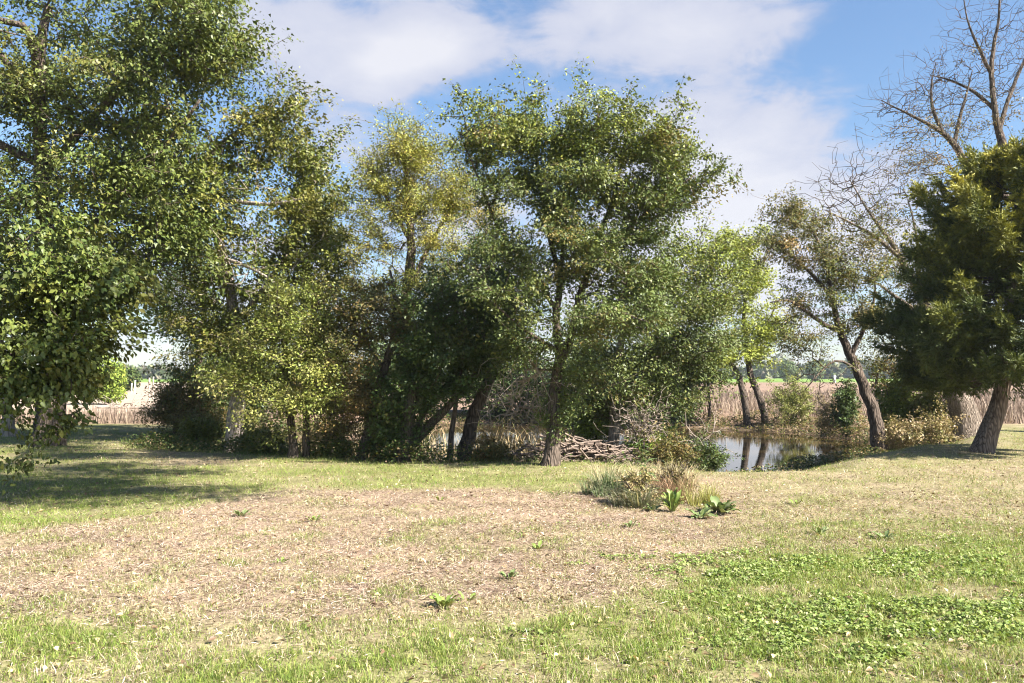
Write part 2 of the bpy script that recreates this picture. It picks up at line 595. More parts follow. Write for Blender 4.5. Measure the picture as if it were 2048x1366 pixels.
def tree(name, label, stems, blobs, D, pal, seed, cat='tree', group=None, leaf=(0.085, 0.05), per_tip=30, spread=0.2,
         tips_per=7, clump=0.32, droop=0.35, bark=None, twig=None, r_tip=0.004, start_z=0.9, top=None, base_px=None,
         step=0.35, leaf_mat=None, flat=0.6, outward=0.5, limbs_after=1, flare=0.45, bare=None, lift=0.6, crown_name='crown',
         curl=0.45, shoot_up=0.35, up=0.6, fine=True):
    """stems[0] = trunk, further stems = limbs: lists of (px, py, depth offset, radius)"""
    rng = np.random.default_rng(seed)
    bark, twig, leaf_mat = bark or M_BARK, twig or M_TWIG, leaf_mat or M_LEAF
    S = []
    for st in stems:
        pts = np.array([P(s[0], s[1], D + s[2]) for s in st])
        S.append([pts, np.array([s[3] for s in st], float)])
    b0 = S[0][0][0]
    b0 = G(b0[0], b0[1], -0.06)
    S[0][0][0] = b0
    for i in range(1, min(limbs_after, len(S))):
        q = S[i][0][0]
        S[i][0][0] = G(q[0], q[1], -0.06)
    base = b0 + np.array([0, 0, 0.06])
    root = empty(name, base)
    tag(root, label, cat, group)
    nodes, dirs = [], []
    for i, (pts, rad) in enumerate(S):
        p, r = catmull(pts, rad, 0.22)
        if i == 0 or True:
            wob = rng.normal(0, 0.02, p.shape)
            wob[0] = 0
            p = p + wob * np.minimum(1, r[:, None] * 6)
        v, f = tube_geo(p, r, 12 if i < limbs_after else 8, 0.10, rng, flare if i < 1 else 0.0)
        mesh_from('trunk' if i < limbs_after else 'limb', v, f, bark, parent=root, base=base)
        keep = (p[:, 2] - base[2] > start_z) if i < limbs_after else np.ones(len(p), bool)
        t = norm(np.gradient(p, axis=0))
        nodes.append(p[keep])
        dirs.append(t[keep])
    nodes, dirs = np.concatenate(nodes), np.concatenate(dirs)
    tips, cid = crown_tips(blobs, rng, D, clump, tips_per, flat, shoot_up)
    tips[:, 2] = np.maximum(tips[:, 2], terrain(tips[:, 0], tips[:, 1]) + 0.12)
    n_leafy = len(tips)
    if bare:
        bt, _ = crown_tips(bare, rng, D, clump, tips_per, flat)
        tips = np.concatenate([tips, bt])
    pos, dr, par, ids, n0 = grow(nodes, dirs, tips, step, rng, lift, curl)
    rad = twig_radii(pos, par, n0, ids, r_tip, 2.8 if bare else 2.3)
    e = np.arange(n0, len(pos))
    pr = np.where(par[e] < n0, rad[e] * 1.1, rad[par[e]])
    v, q = edges_geo(pos[par[e]], pos[e], pr, rad[e])
    tag(mesh_from('twigs', v, [q], twig, parent=root, base=base), kind='stuff')
    # leaves in sprays around each twig end
    ctr = nodes.mean(0)
    axis_pt = np.array([ctr[0], ctr[1]])
    tid = np.repeat(np.arange(n_leafy), rng.poisson(per_tip * (1.8 if fine else 1.0), n_leafy))
    n = len(tid)
    tip = pos[ids[tid]]
    tdir = dr[ids[tid]]
    back = rng.random(n)[:, None] ** 1.3
    c = tip - tdir * back * spread * 2.6 + rng.normal(0, 1, (n, 3)) * np.array([spread, spread, spread * 0.65]) * 0.52
    out = np.concatenate([norm(tip[:, :2] - axis_pt), np.zeros((n, 1))], 1)
    ax = rng.normal(0, 0.55, (n, 3)) + out * outward + tdir * 0.5
    ax[:, 2] -= droop
    nr = rng.normal(0, 0.5, (n, 3)) + out * 0.25
    nr[:, 2] += up
    s = rng.uniform(0.5, 1.4, n)
    ccol = pick_colors(pal, cid.max() + 1, rng, 0.3)
    cl = ccol[cid[tid]] * 0.55 + pick_colors(pal, n, rng) * 0.45
    if top:
        z0, z1, tc, amt = top
        h = np.clip((c[:, 2] - base[2] - z0) / (z1 - z0), 0, 1)
        k = (rng.random(n) < h * amt)
        cl[k] = np.array(tc) * (1 + rng.normal(0, 0.2, (k.sum(), 1)))
    if fine:
        v, f = leaf_tri(c, ax, nr, leaf[0] * s * .84, leaf[1] * s * .86)
    else:
        v, f = leaf_geo(c, ax, nr, leaf[0] * s, leaf[1] * s)
    gz = terrain(v[:, 0], v[:, 1]) + 0.01
    v[:, 2] = np.maximum(v[:, 2], gz)
    N_LEAVES[0] += n
    tag(mesh_from(crown_name, v, [f], leaf_mat, np.repeat(cl, 3 if fine else 4, 0).clip(0.004, 0.9), parent=root, base=base), kind='stuff')
    return root


# palettes (albedo)
GREEN = [(5, (0.071, 0.103, 0.020)), (3, (0.108, 0.134, 0.028)), (1, (0.164, 0.148, 0.032)), (1, (0.051, 0.076, 0.020))]
DARKGREEN = [(5, (0.051, 0.081, 0.020)), (3, (0.076, 0.107, 0.025)), (1, (0.134, 0.126, 0.032))]
MIDGREEN = [(5, (0.097, 0.121, 0.022)), (3, (0.144, 0.152, 0.028)), (2, (0.195, 0.166, 0.036)), (1, (0.071, 0.090, 0.018))]
ELM = [(5, (0.082, 0.112, 0.029)), (3, (0.108, 0.134, 0.036)), (1, (0.164, 0.170, 0.046)), (0.5, (0.195, 0.134, 0.040))]
YELLOWGREEN = [(4, (0.215, 0.235, 0.05)), (3, (0.27, 0.27, 0.075)), (3, (0.14, 0.18, 0.035)), (1, (0.29, 0.25, 0.10))]
YELLOW = [(4, (0.235, 0.235, 0.045)), (3, (0.29, 0.265, 0.05)), (3, (0.16, 0.19, 0.035)), (1, (0.30, 0.21, 0.05))]
BROWNGREEN = [(4, (0.113, 0.107, 0.032)), (3, (0.174, 0.130, 0.040)), (2, (0.215, 0.126, 0.046)), (2, (0.076, 0.094, 0.022))]
TANLEAF = [(3, (0.317, 0.235, 0.126)), (3, (0.244, 0.207, 0.074)), (2, (0.403, 0.291, 0.179)), (2, (0.146, 0.157, 0.042))]
LIME = [(5, (0.175, 0.235, 0.035)), (3, (0.23, 0.275, 0.045)), (2, (0.11, 0.165, 0.03))]
CEDAR = [(5, (0.055, 0.078, 0.019)), (3, (0.085, 0.101, 0.019)), (2, (0.146, 0.134, 0.021)), (1, (0.037, 0.056, 0.019))]

LEFT = GREEN[:3] + [(4, (0.105, 0.125, 0.030)), (2, (0.145, 0.155, 0.035))]

# ------------------------------------------------------------------ the ground


def cover(x, y):
    """what grows where on the lawn: green share, weed share, bare thatch share"""
    yy = np.maximum(y, 1.0)
    u = 1024 + F * x / yy
    v = 755 + F * 1.7 / yy
    n1 = fbm(x * 0.55, y * 0.55, 20)
    n2 = fbm(x * 1.9, y * 1.9, 30)
    vb = np.interp(u, [0, 300, 600, 900, 1150, 1300, 1600, 2048], [1065, 1025, 978, 972, 985, 965, 945, 915]) + 26 * (n1 - 0.5)
    vl = np.interp(u, [0, 400, 800, 1200, 1500, 1800, 2048], [1215, 1238, 1232, 1205, 1120, 1085, 1065]) + 90 * (n2 - 0.5)
    rightside = smooth((u - 1380) / 200)
    thatch = smooth((v - vb) / 14 + 0.5) * smooth((vl - v) / 60 + 0.5) * (1 - .45 * rightside)
    green = 0.66 + 0.55 * (n1 - 0.5) + 0.9 * (n2 - 0.5)
    green = green * (1 - thatch) + thatch * (0.10 + 0.26 * rightside + 1.6 * np.clip(n2 - 0.52, 0, 1) + 1.2 * np.clip(fbm(x * 4.5, y * 4.5, 37, 3) - .58, 0, 1))
    # worn straw-coloured path on the left, dry lawn far right
    path = np.exp(-((u - 385 - (v - 920) * 0.6) / 110) ** 2) * smooth((955 - v) / 30) * smooth((v - 868) / 12)
    green = green * (1 - 0.62 * path)
    green = green * (1 - 0.22 * rightside * smooth((1060 - v) / 60))
    strip = smooth((v - 925) / 12) * (1 - thatch) * smooth((1040 - v) / 30) * smooth((1180 - u) / 100) * smooth((u - 120) / 80)
    green = np.maximum(green, strip * (0.74 + 0.8 * (n2 - 0.5)))
    weed = smooth((u - 1250 - (v - 1180) * 0.9) / 260) * smooth((v - 1085) / 40) * smooth((1345 - v) / 60) * smooth((fbm(x * 1.1, y * 1.4, 41) - 0.42) / 0.16)
    weed = np.maximum(weed, 0.4 * smooth((1290 - v) / 40) * smooth((fbm(x * 1.5, y * 1.5, 51) - 0.60) / 0.06) * smooth((v - 1030) / 60) * smooth((u - 900) / 250))
    return np.clip(green, 0, 1), np.clip(weed, 0, 1), thatch


def lawn_mask(x, y):
    """1 where mown lawn grows (this side of the pond bank and the strip to the field)"""
    e = pond_e(x, y)
    lim = 27.5 + 0.06 * np.abs(x)
    return (e > lip_e(x, y) - 0.13 - 0.06 * (x < 3)) & (y < lim)


def build_ground():
    xs = np.concatenate([-np.geomspace(40, 900, 20)[::-1], np.arange(-30, 30.01, 0.3), np.geomspace(40, 900, 20)])
    ys = np.concatenate([np.geomspace(8, 120, 10)[::-1] * -1, np.arange(-4, 44, 0.3), np.geomspace(45, 1000, 34)])
    X, Y = np.meshgrid(xs, ys)
    Z = terrain(X, Y)
    g, w, th = cover(X.ravel(), Y.ravel())
    x, y = X.ravel(), Y.ravel()
    n = fbm(x * 0.8, y * 0.8, 60)
    straw = np.array([0.31, 0.25, 0.185])
    soil = np.array([0.30, 0.225, 0.18])
    gr = np.array([0.16, 0.18, 0.06])
    c = straw * (1 - 0.85 * th)[:, None] + soil * (0.85 * th)[:, None]
    gg = np.clip(g + w * 0.7, 0, 1)[:, None]
    c = c * (1 - gg) + gr * gg
    e = pond_e(x, y)
    bank = smooth((lip_e(x, y) - .06 - e) / 0.12)[:, None]
    c = c * (1 - bank) + np.array([0.10, 0.078, 0.05]) * bank
    bed = smooth((1.0 - e) / 0.05)[:, None]
    c = c * (1 - bed) + np.array([0.075, 0.055, 0.03]) * bed
    # dry bean field, then green field, then pasture far away
    u = 1024 + F * x / np.maximum(y, 1)
    fld = smooth((y - 27.5 - 0.06 * np.abs(x)) / 1.5) * (e > 1.12)
    brown = np.array([0.235, 0.17, 0.13]) * (0.8 + 0.5 * n[:, None])
    c = c * (1 - fld[:, None]) + brown * fld[:, None]
    pale = (smooth((y - 36) / 4) * smooth((-x - 8) / 6))[:, None]
    c = c * (1 - pale) + np.array([0.40, 0.33, 0.265]) * (0.8 + 0.4 * n[:, None]) * pale
    gf = smooth((y - 215) / 20)[:, None]
    c = c * (1 - gf) + np.array([0.16, 0.26, 0.05]) * gf
    V = np.stack([x, y, Z.ravel()], 1)
    ny, nx = X.shape
    i, j = np.meshgrid(np.arange(ny - 1), np.arange(nx - 1), indexing='ij')
    q = np.stack([i * nx + j, i * nx + j + 1, (i + 1) * nx + j + 1, (i + 1) * nx + j], -1).reshape(-1, 4)
    m, nt, N, L, out = new_mat("ground")
    at = N.new('ShaderNodeAttribute')
    at.attribute_name = "Col"
    tc = N.new('ShaderNodeTexCoord')
    n1 = N.new('ShaderNodeTexNoise')
    n1.inputs['Scale'].default_value = 28
    n1.inputs['Detail'].default_value = 10
    n1.inputs['Roughness'].default_value = 0.75
    L.new(tc.outputs['Object'], n1.inputs['Vector'])
    n2 = N.new('ShaderNodeTexNoise')
    n2.inputs['Scale'].default_value = 2.2
    n2.inputs['Detail'].default_value = 6
    L.new(tc.outputs['Object'], n2.inputs['Vector'])
    r1 = N.new('ShaderNodeValToRGB')
    r1.color_ramp.elements[0].position = 0.36
    r1.color_ramp.elements[0].color = (0.45, 0.41, 0.38, 1)
    r1.color_ramp.elements[1].position = 0.62
    r1.color_ramp.elements[1].color = (1.25, 1.22, 1.18, 1)
    L.new(n1.outputs['Fac'], r1.inputs[0])
    r2 = N.new('ShaderNodeValToRGB')
    r2.color_ramp.elements[0].position = 0.3
    r2.color_ramp.elements[0].color = (0.75, 0.72, 0.72, 1)
    r2.color_ramp.elements[1].position = 0.7
    r2.color_ramp.elements[1].color = (1.15, 1.15, 1.1, 1)
    L.new(n2.outputs['Fac'], r2.inputs[0])
    a = N.new('ShaderNodeMixRGB')
    a.blend_type = 'MULTIPLY'
    a.inputs[0].default_value = 1
    L.new(at.outputs['Color'], a.inputs[1])
    L.new(r1.outputs[0], a.inputs[2])
    b = N.new('ShaderNodeMixRGB')
    b.blend_type = 'MULTIPLY'
    b.inputs[0].default_value = 1
    L.new(a.outputs[0], b.inputs[1])
    L.new(r2.outputs[0], b.inputs[2])
    bp = N.new('ShaderNodeBump')
    bp.inputs['Strength'].default_value = 0.8
    bp.inputs['Distance'].default_value = 0.008
    L.new(n1.outputs['Fac'], bp.inputs['Height'])
    pb = N.new('ShaderNodeBsdfPrincipled')
    pb.inputs['Roughness'].default_value = 0.95
    pb.inputs['Specular IOR Level'].default_value = 0.1
    L.new(b.outputs[0], pb.inputs['Base Color'])
    L.new(bp.outputs[0], pb.inputs['Normal'])
    L.new(pb.outputs[0], out.inputs[0])
    o = mesh_from('ground', V, [q], m, c)
    tag(o, 'lawn of green and dry grass running to the pond bank and the fields beyond', kind='structure')


build_ground()


def build_water():
    a = np.linspace(0, 2 * math.pi, 97)[:-1]
    v = np.stack([1.0 + 12.0 * np.cos(a), 28.3 + 10.6 * np.sin(a), np.full(96, WATER_Z)], 1)
    v = np.concatenate([[[1.0, 28.3, WATER_Z]], v])
    k = np.arange(96)
    f = np.stack([np.zeros(96, int), 1 + k, 1 + (k + 1) % 96], 1)
    m, nt, N, L, out = new_mat("pond_water")
    tc = N.new('ShaderNodeTexCoord')
    no = N.new('ShaderNodeTexNoise')
    no.inputs['Scale'].default_value = 5
    no.inputs['Detail'].default_value = 3
    L.new(tc.outputs['Object'], no.inputs['Vector'])
    bp = N.new('ShaderNodeBump')
    bp.inputs['Strength'].default_value = 0.06
    bp.inputs['Distance'].default_value = 0.02
    L.new(no.outputs['Fac'], bp.inputs['Height'])
    pb = N.new('ShaderNodeBsdfPrincipled')
    pb.inputs['Base Color'].default_value = (0.04, 0.028, 0.013, 1)
    pb.inputs['Roughness'].default_value = 0.03
    pb.inputs['IOR'].default_value = 1.33
    pb.inputs['Specular IOR Level'].default_value = 0.9
    L.new(bp.outputs[0], pb.inputs['Normal'])
    L.new(pb.outputs[0], out.inputs[0])
    o = mesh_from('pond_water', v, [f], m)
    tag(o, 'still brown pond water reflecting the sky between the trees', kind='structure')


build_water()

# ------------------------------------------------------------------ trees on the left
BIG = dict(per_tip=34, spread=0.26)
tree('overhanging_tree', 'huge leafy tree overhanging the top left corner, its dark trunk on the lawn edge',
     [[(96, 872, 0, .30), (108, 800, 0, .25), (112, 700, 0, .22), (95, 560, 0, .20), (88, 420, -.5, .18), (80, 250, -1, .15), (78, 130, -1.2, .12), (95, 10, -1.4, .08)],
      [(80, 250, -1, .11), (40, 160, -1.5, .09), (-40, 60, -2, .06)],
      [(80, 200, -1, .10), (60, 70, -1.8, .09), (20, 45, -2.2, .07), (-60, 30, -2.5, .05)],
      [(95, 560, 0, .13), (200, 440, -1, .09), (300, 330, -1.8, .06), (400, 200, -2, .03)],
      [(85, 350, -.6, .11), (200, 220, -1.3, .08), (320, 110, -2, .04)],
      [(85, 330, -.6, .11), (-60, 260, -1, .08), (-180, 180, -1.5, .05)]],
     [(120, 160, 290, 240, -1, 3.4, 112), (330, 110, 160, 180, -1.5, 2.6, 76), (430, 50, 75, 110, -1.8, 1.5, 22), (60, 430, 250, 180, -1, 2.6, 80),
      (290, 330, 130, 140, -1.4, 2.2, 46), (-170, 150, 190, 330, -1, 3, 16), (220, -130, 300, 130, -1, 3.2, 16), (380, 470, 90, 90, -1.2, 1.8, 26),
      (230, 550, 110, 80, -1.0, 2.0, 34)],
     20, LEFT, 11, leaf=(0.122, 0.070), per_tip=26, spread=0.30, tips_per=6, clump=0.42, droop=0.65, r_tip=0.005, shoot_up=-.1, start_z=2.0, step=0.5, outward=0.4)

tree('mulberry_tree', 'broad leaved tree drooping over the left edge with big glossy leaves',
     [[(-190, 985, 0, .17), (-170, 850, 0, .14), (-150, 700, 0, .12), (-110, 560, 0, .09), (-60, 440, 0, .05)],
      [(-160, 760, 0, .08), (-40, 660, .2, .06), (80, 580, .3, .04), (180, 560, .3, .02)],
      [(-160, 800, 0, .08), (-60, 740, 0, .05), (60, 700, 0, .03), (140, 720, 0, .015)],
      [(-120, 590, 0, .07), (0, 500, .2, .05), (120, 450, .3, .025)]],
     [(40, 570, 130, 90, 0, 1.0, 26), (150, 590, 120, 75, .2, .9, 24), (60, 690, 120, 90, 0, 1.0, 24), (150, 690, 60, 70, .2, .8, 16), (215, 610, 45, 45, .3, .6, 8),
      (40, 770, 90, 55, -.2, .8, 14), (120, 755, 55, 45, 0, .7, 9), (90, 480, 110, 60, 0, .8, 14), (95, 880, 25, 30, 0, .3, 2), (-140, 700, 110, 190, 0, 1.2, 10), (270, 560, 50, 35, .2, .5, 7)],
     11, LEFT, 12, leaf=(0.085, 0.055), per_tip=24, spread=0.16, tips_per=6, clump=0.22, droop=0.7, r_tip=0.003, step=0.25, start_z=0.8, outward=0.6, shoot_up=-.35, fine=False)

for k, (px, py, dd, r, topx, lab) in enumerate([(20, 872, 1.2, .17, 0, 'short grey trunk at the far left edge under the drooping leaves'),
                                                (78, 870, 2.0, .16, 92, 'straight grey trunk standing just left of the dark lawn edge trunk')]):
    tree('shaded_tree', lab,
         [[(px, py, 0, r), ((px + topx) / 2, 780, 0, r * .85), (topx, 690, 0, r * .7), (topx - 15, 560, 0, r * .5), (topx - 20, 470, 0, r * .3)]],
         [(topx - 10, 600, 120, 130, 0, 1.8, 22), (topx + 20, 500, 120, 90, 0, 1.6, 12)],
         22 + dd, DARKGREEN, 20 + k, group='trees along the left edge', leaf=(0.10, 0.06), per_tip=22, spread=.25, clump=.4, bark=M_BARK_PALE if k == 0 else None, start_z=1.5)

tree('leaning_crown_tree', 'tall green tree left of the yellow one with pale dead branches showing through its crown',
     [[(466, 876, 0, .22), (472, 830, 0, .20), (476, 760, 0, .17), (470, 660, 0, .15), (455, 560, 0, .13), (430, 450, 0, .12), (395, 360, -.3, .10), (440, 290, -.5, .07), (520, 240, -.6, .04)],
      [(440, 480, 0, .09), (380, 395, -.4, .075), (440, 400, -.8, .06), (540, 408, -1.2, .045), (620, 395, -1.4, .02)],
      [(460, 590, 0, .08), (430, 520, -.8, .06), (500, 535, -1.6, .04), (570, 580, -2, .015)],
      [(470, 650, 0, .09), (540, 560, 0, .07), (600, 460, 0, .05), (630, 360, 0, .03)],
      [(400, 370, -.3, .07), (330, 300, -.3, .05), (290, 240, -.3, .03)]],
     [(540, 260, 95, 75, -.4, 1.6, 24), (460, 330, 110, 90, -.3, 1.7, 26), (600, 390, 90, 90, -.2, 1.6, 22), (520, 470, 130, 90, 0, 1.8, 26), (610, 520, 90, 90, 0, 1.6, 18),
      (420, 560, 100, 80, 0, 1.6, 18), (350, 450, 80, 100, 0, 1.6, 20), (580, 215, 55, 40, -.4, 1, 6), (430, 660, 90, 60, 0, 1.6, 24), (560, 620, 80, 70, .3, 1.6, 22), (640, 600, 60, 60, .3, 1.4, 14), (470, 740, 60, 40, 0, 1.2, 12), (340, 330, 70, 80, 0, 1.5, 12), (650, 430, 60, 90, 0, 1.3, 22), (620, 300, 50, 60, 0, 1.2, 10), (670, 540, 45, 60, .2, 1.2, 14)],
     20.5, MIDGREEN, 13, bark=M_BARK_PALE, leaf=(0.112, 0.066), per_tip=24, spread=.24, tips_per=6, clump=.36, droop=.5, r_tip=.005, start_z=1.8, twig=M_TWIG_PALE,
     bare=[(500, 560, 80, 40, -1.6, .6, 5), (460, 400, 60, 30, -.8, .5, 3)], step=.45)

tree('dark_leafy_tree', 'dark blue green tree beside the gap where the grass path meets the field',
     [[(392, 868, 0, .15), (395, 790, 0, .13), (400, 700, 0, .11), (410, 600, 0, .08), (400, 520, 0, .04)],
      [(400, 700, 0, .07), (360, 640, 0, .05), (320, 600, 0, .02)]],
     [(400, 640, 70, 110, 0, 1.7, 26), (360, 560, 70, 70, 0, 1.4, 12), (390, 740, 60, 60, 0, 1.4, 14), (330, 610, 40, 45, 0, 1, 4), (400, 790, 60, 50, 0, 1.2, 14)],
     25, DARKGREEN, 14, leaf=(0.10, 0.06), per_tip=24, spread=.26, clump=.4, start_z=1.2)

tree('round_shrub', 'wide rounded shrub with bronze green leaves beside the end of the grass path',
     [[(350, 866, 0, .06), (348, 820, 0, .04), (345, 770, 0, .02)], [(350, 850, 0, .03), (380, 800, 0, .02), (400, 770, 0, .01)], [(350, 850, 0, .03), (325, 810, 0, .02), (318, 790, 0, .01)]],
     [(345, 790, 45, 45, 0, 1.2, 24), (380, 830, 50, 35, 0, 1.1, 18), (330, 835, 32, 28, 0, 1, 10), (420, 840, 40, 32, 0, 1, 12)],
     24, BROWNGREEN, 15, cat='shrub', leaf=(0.075, 0.048), per_tip=22, spread=.2, clump=.25, start_z=.2, flare=.2)

tree('layered_tree', 'small yellow green tree in the middle left with layered sprays and two slim trunks',
     [[(586, 916, 0, .10), (584, 860, 0, .085), (578, 800, 0, .075), (572, 720, 0, .06), (560, 640, 0, .045), (550, 570, 0, .02)],
      [(612, 914, .1, .085), (612, 850, .1, .075), (614, 790, .1, .06), (610, 720, .1, .05), (625, 650, 0, .035), (640, 590, 0, .015)],
      [(578, 800, 0, .035), (530, 760, -.3, .03), (470, 730, -.5, .012)],
      [(614, 780, .1, .035), (660, 740, 0, .025), (700, 720, 0, .012)]],
     [(590, 650, 110, 55, -.2, 1.2, 28), (520, 700, 80, 40, -.4, 1.1, 18), (640, 700, 70, 40, -.2, 1, 16), (575, 740, 100, 32, -.5, 1.1, 24), (480, 755, 55, 30, -.4, .9, 10),
      (590, 790, 95, 32, -.5, 1.1, 22), (660, 780, 50, 40, 0, .9, 9), (540, 835, 60, 28, -.2, .9, 9), (590, 590, 90, 45, 0, 1.1, 16), (680, 630, 50, 60, 0, .9, 9)],
     17, YELLOWGREEN, 16, leaf=(0.075, 0.046), per_tip=24, spread=.19, tips_per=6, clump=.26, flat=.32, droop=.2, up=1.2, r_tip=.0035, start_z=.9, limbs_after=2)

# ------------------------------------------------------------------ the middle group
tree('yellow_topped_tree', 'tall open tree with a yellowing top behind the elm, left of it',
     [[(806, 892, 0, .20), (806, 800, 0, .17), (805, 700, 0, .145), (812, 600, 0, .125), (822, 500, 0, .10), (815, 400, 0, .075), (812, 320, 0, .045), (808, 265, 0, .02)],
      [(814, 590, 0, .07), (855, 500, .2, .055), (900, 420, .3, .035), (935, 350, .3, .015)],
      [(820, 480, 0, .06), (775, 400, -.2, .04), (740, 330, -.3, .02)],
      [(808, 640, 0, .07), (880, 560, .3, .05), (950, 500, .5, .03), (985, 440, .5, .015)]],
     [(815, 300, 75, 60, 0, 1.2, 51), (775, 345, 60, 60, -.1, 1.1, 30), (870, 370, 65, 65, .2, 1.2, 40), (930, 400, 60, 70, .4, 1.1, 30), (810, 410, 90, 60, 0, 1.3, 34),
      (760, 480, 60, 70, 0, 1.1, 15), (890, 480, 80, 60, .3, 1.2, 23), (840, 560, 80, 50, 0, 1.1, 15), (970, 470, 45, 60, .5, .8, 13), (735, 420, 45, 70, 0, .9, 14), (800, 640, 80, 60, 0, 1.2, 18), (730, 570, 50, 70, 0, 1, 12), (890, 560, 60, 60, .2, 1.1, 14)],
     18.5, YELLOW, 17, leaf=(0.066, 0.032), per_tip=24, spread=.17, tips_per=6, clump=.27, droop=.25, r_tip=.0035, start_z=2.2,
     bare=[(735, 560, 40, 70, 0, .8, 5), (700, 420, 25, 70, .5, .6, 4), (850, 560, 80, 60, .2, .9, 5)])

tree('slanted_tree', 'slim dark trunk leaning right between the layered tree and the ivy clad trunks',
     [[(722, 908, 0, .12), (735, 860, 0, .105), (750, 800, 0, .095), (768, 740, 0, .085), (785, 680, 0, .07), (790, 600, 0, .05), (780, 540, 0, .02)],
      [(768, 740, 0, .04), (730, 680, -.1, .03), (700, 640, -.2, .015)]],
     [(740, 600, 70, 60, -.2, 1.1, 16), (700, 680, 55, 60, -.2, 1, 14), (720, 770, 50, 45, -.2, .9, 14), (680, 840, 40, 40, .5, .7, 7), (790, 640, 60, 60, .1, 1, 14), (760, 850, 35, 40, .2, .6, 7)],
     17, BROWNGREEN, 18, leaf=(0.07, 0.044), per_tip=22, spread=.18, clump=.26, droop=.4, start_z=.9)

tree('ivy_clad_tree', 'dark tree with an ivy clad foot and a long limb leaning right over the pond',
     [[(800, 908, 0, .19), (812, 860, 0, .16), (822, 800, 0, .14), (845, 730, 0, .12), (870, 660, 0, .09), (880, 600, 0, .05)],
      [(818, 895, .1, .10), (850, 860, .1, .095), (885, 825, .1, .085), (920, 785, .1, .075), (955, 745, .1, .06), (985, 700, .1, .03)],
      [(830, 870, .2, .07), (850, 820, .3, .065), (885, 785, .3, .05), (915, 740, .3, .03)]],
     [(870, 640, 90, 60, 0, 1.3, 26), (830, 720, 80, 55, 0, 1.2, 22), (920, 700, 70, 55, 0, 1.2, 22), (870, 770, 60, 38, 0, 1.1, 14), (960, 620, 70, 80, 0, 1.2, 22), (900, 590, 60, 40, 0, 1, 10),
      (790, 860, 38, 50, .1, .45, 22), (780, 800, 30, 50, .1, .5, 10), (970, 730, 40, 40, 0, .8, 8)],
     16.6, DARKGREEN, 19, leaf=(0.08, 0.055), per_tip=25, spread=.18, clump=.26, droop=.5, start_z=.15)

tree('slim_tree', 'thin dark trunk standing alone at the water edge right of the long leaning limb',
     [[(897, 910, 0, .065), (903, 870, 0, .055), (909, 830, 0, .05), (915, 790, 0, .04), (925, 720, 0, .03), (935, 660, 0, .015)]],
     [(930, 660, 45, 50, 0, .9, 9), (905, 760, 35, 30, 0, .7, 5)],
     16.8, DARKGREEN, 31, leaf=(0.07, 0.045), per_tip=20, spread=.16, clump=.22, start_z=.9)

tree('stout_leaning_tree', 'stout dark trunk leaning right at the pond edge beside the thin trunk',
     [[(922, 902, 0, .17), (940, 855, 0, .15), (960, 800, 0, .13), (985, 740, 0, .12), (1008, 680, 0, .10), (1020, 600, 0, .07), (1015, 530, 0, .03)],
      [(985, 740, 0, .06), (1020, 690, .2, .05), (1050, 640, .3, .02)]],
     [(1000, 560, 60, 70, 0, 1.2, 20), (960, 520, 50, 50, 0, 1, 12), (1030, 640, 50, 60, .3, 1.1, 14), (975, 650, 50, 60, .2, 1, 12)],
     17.6, DARKGREEN, 32, leaf=(0.075, 0.048), per_tip=24, spread=.2, clump=.28, start_z=1.4)

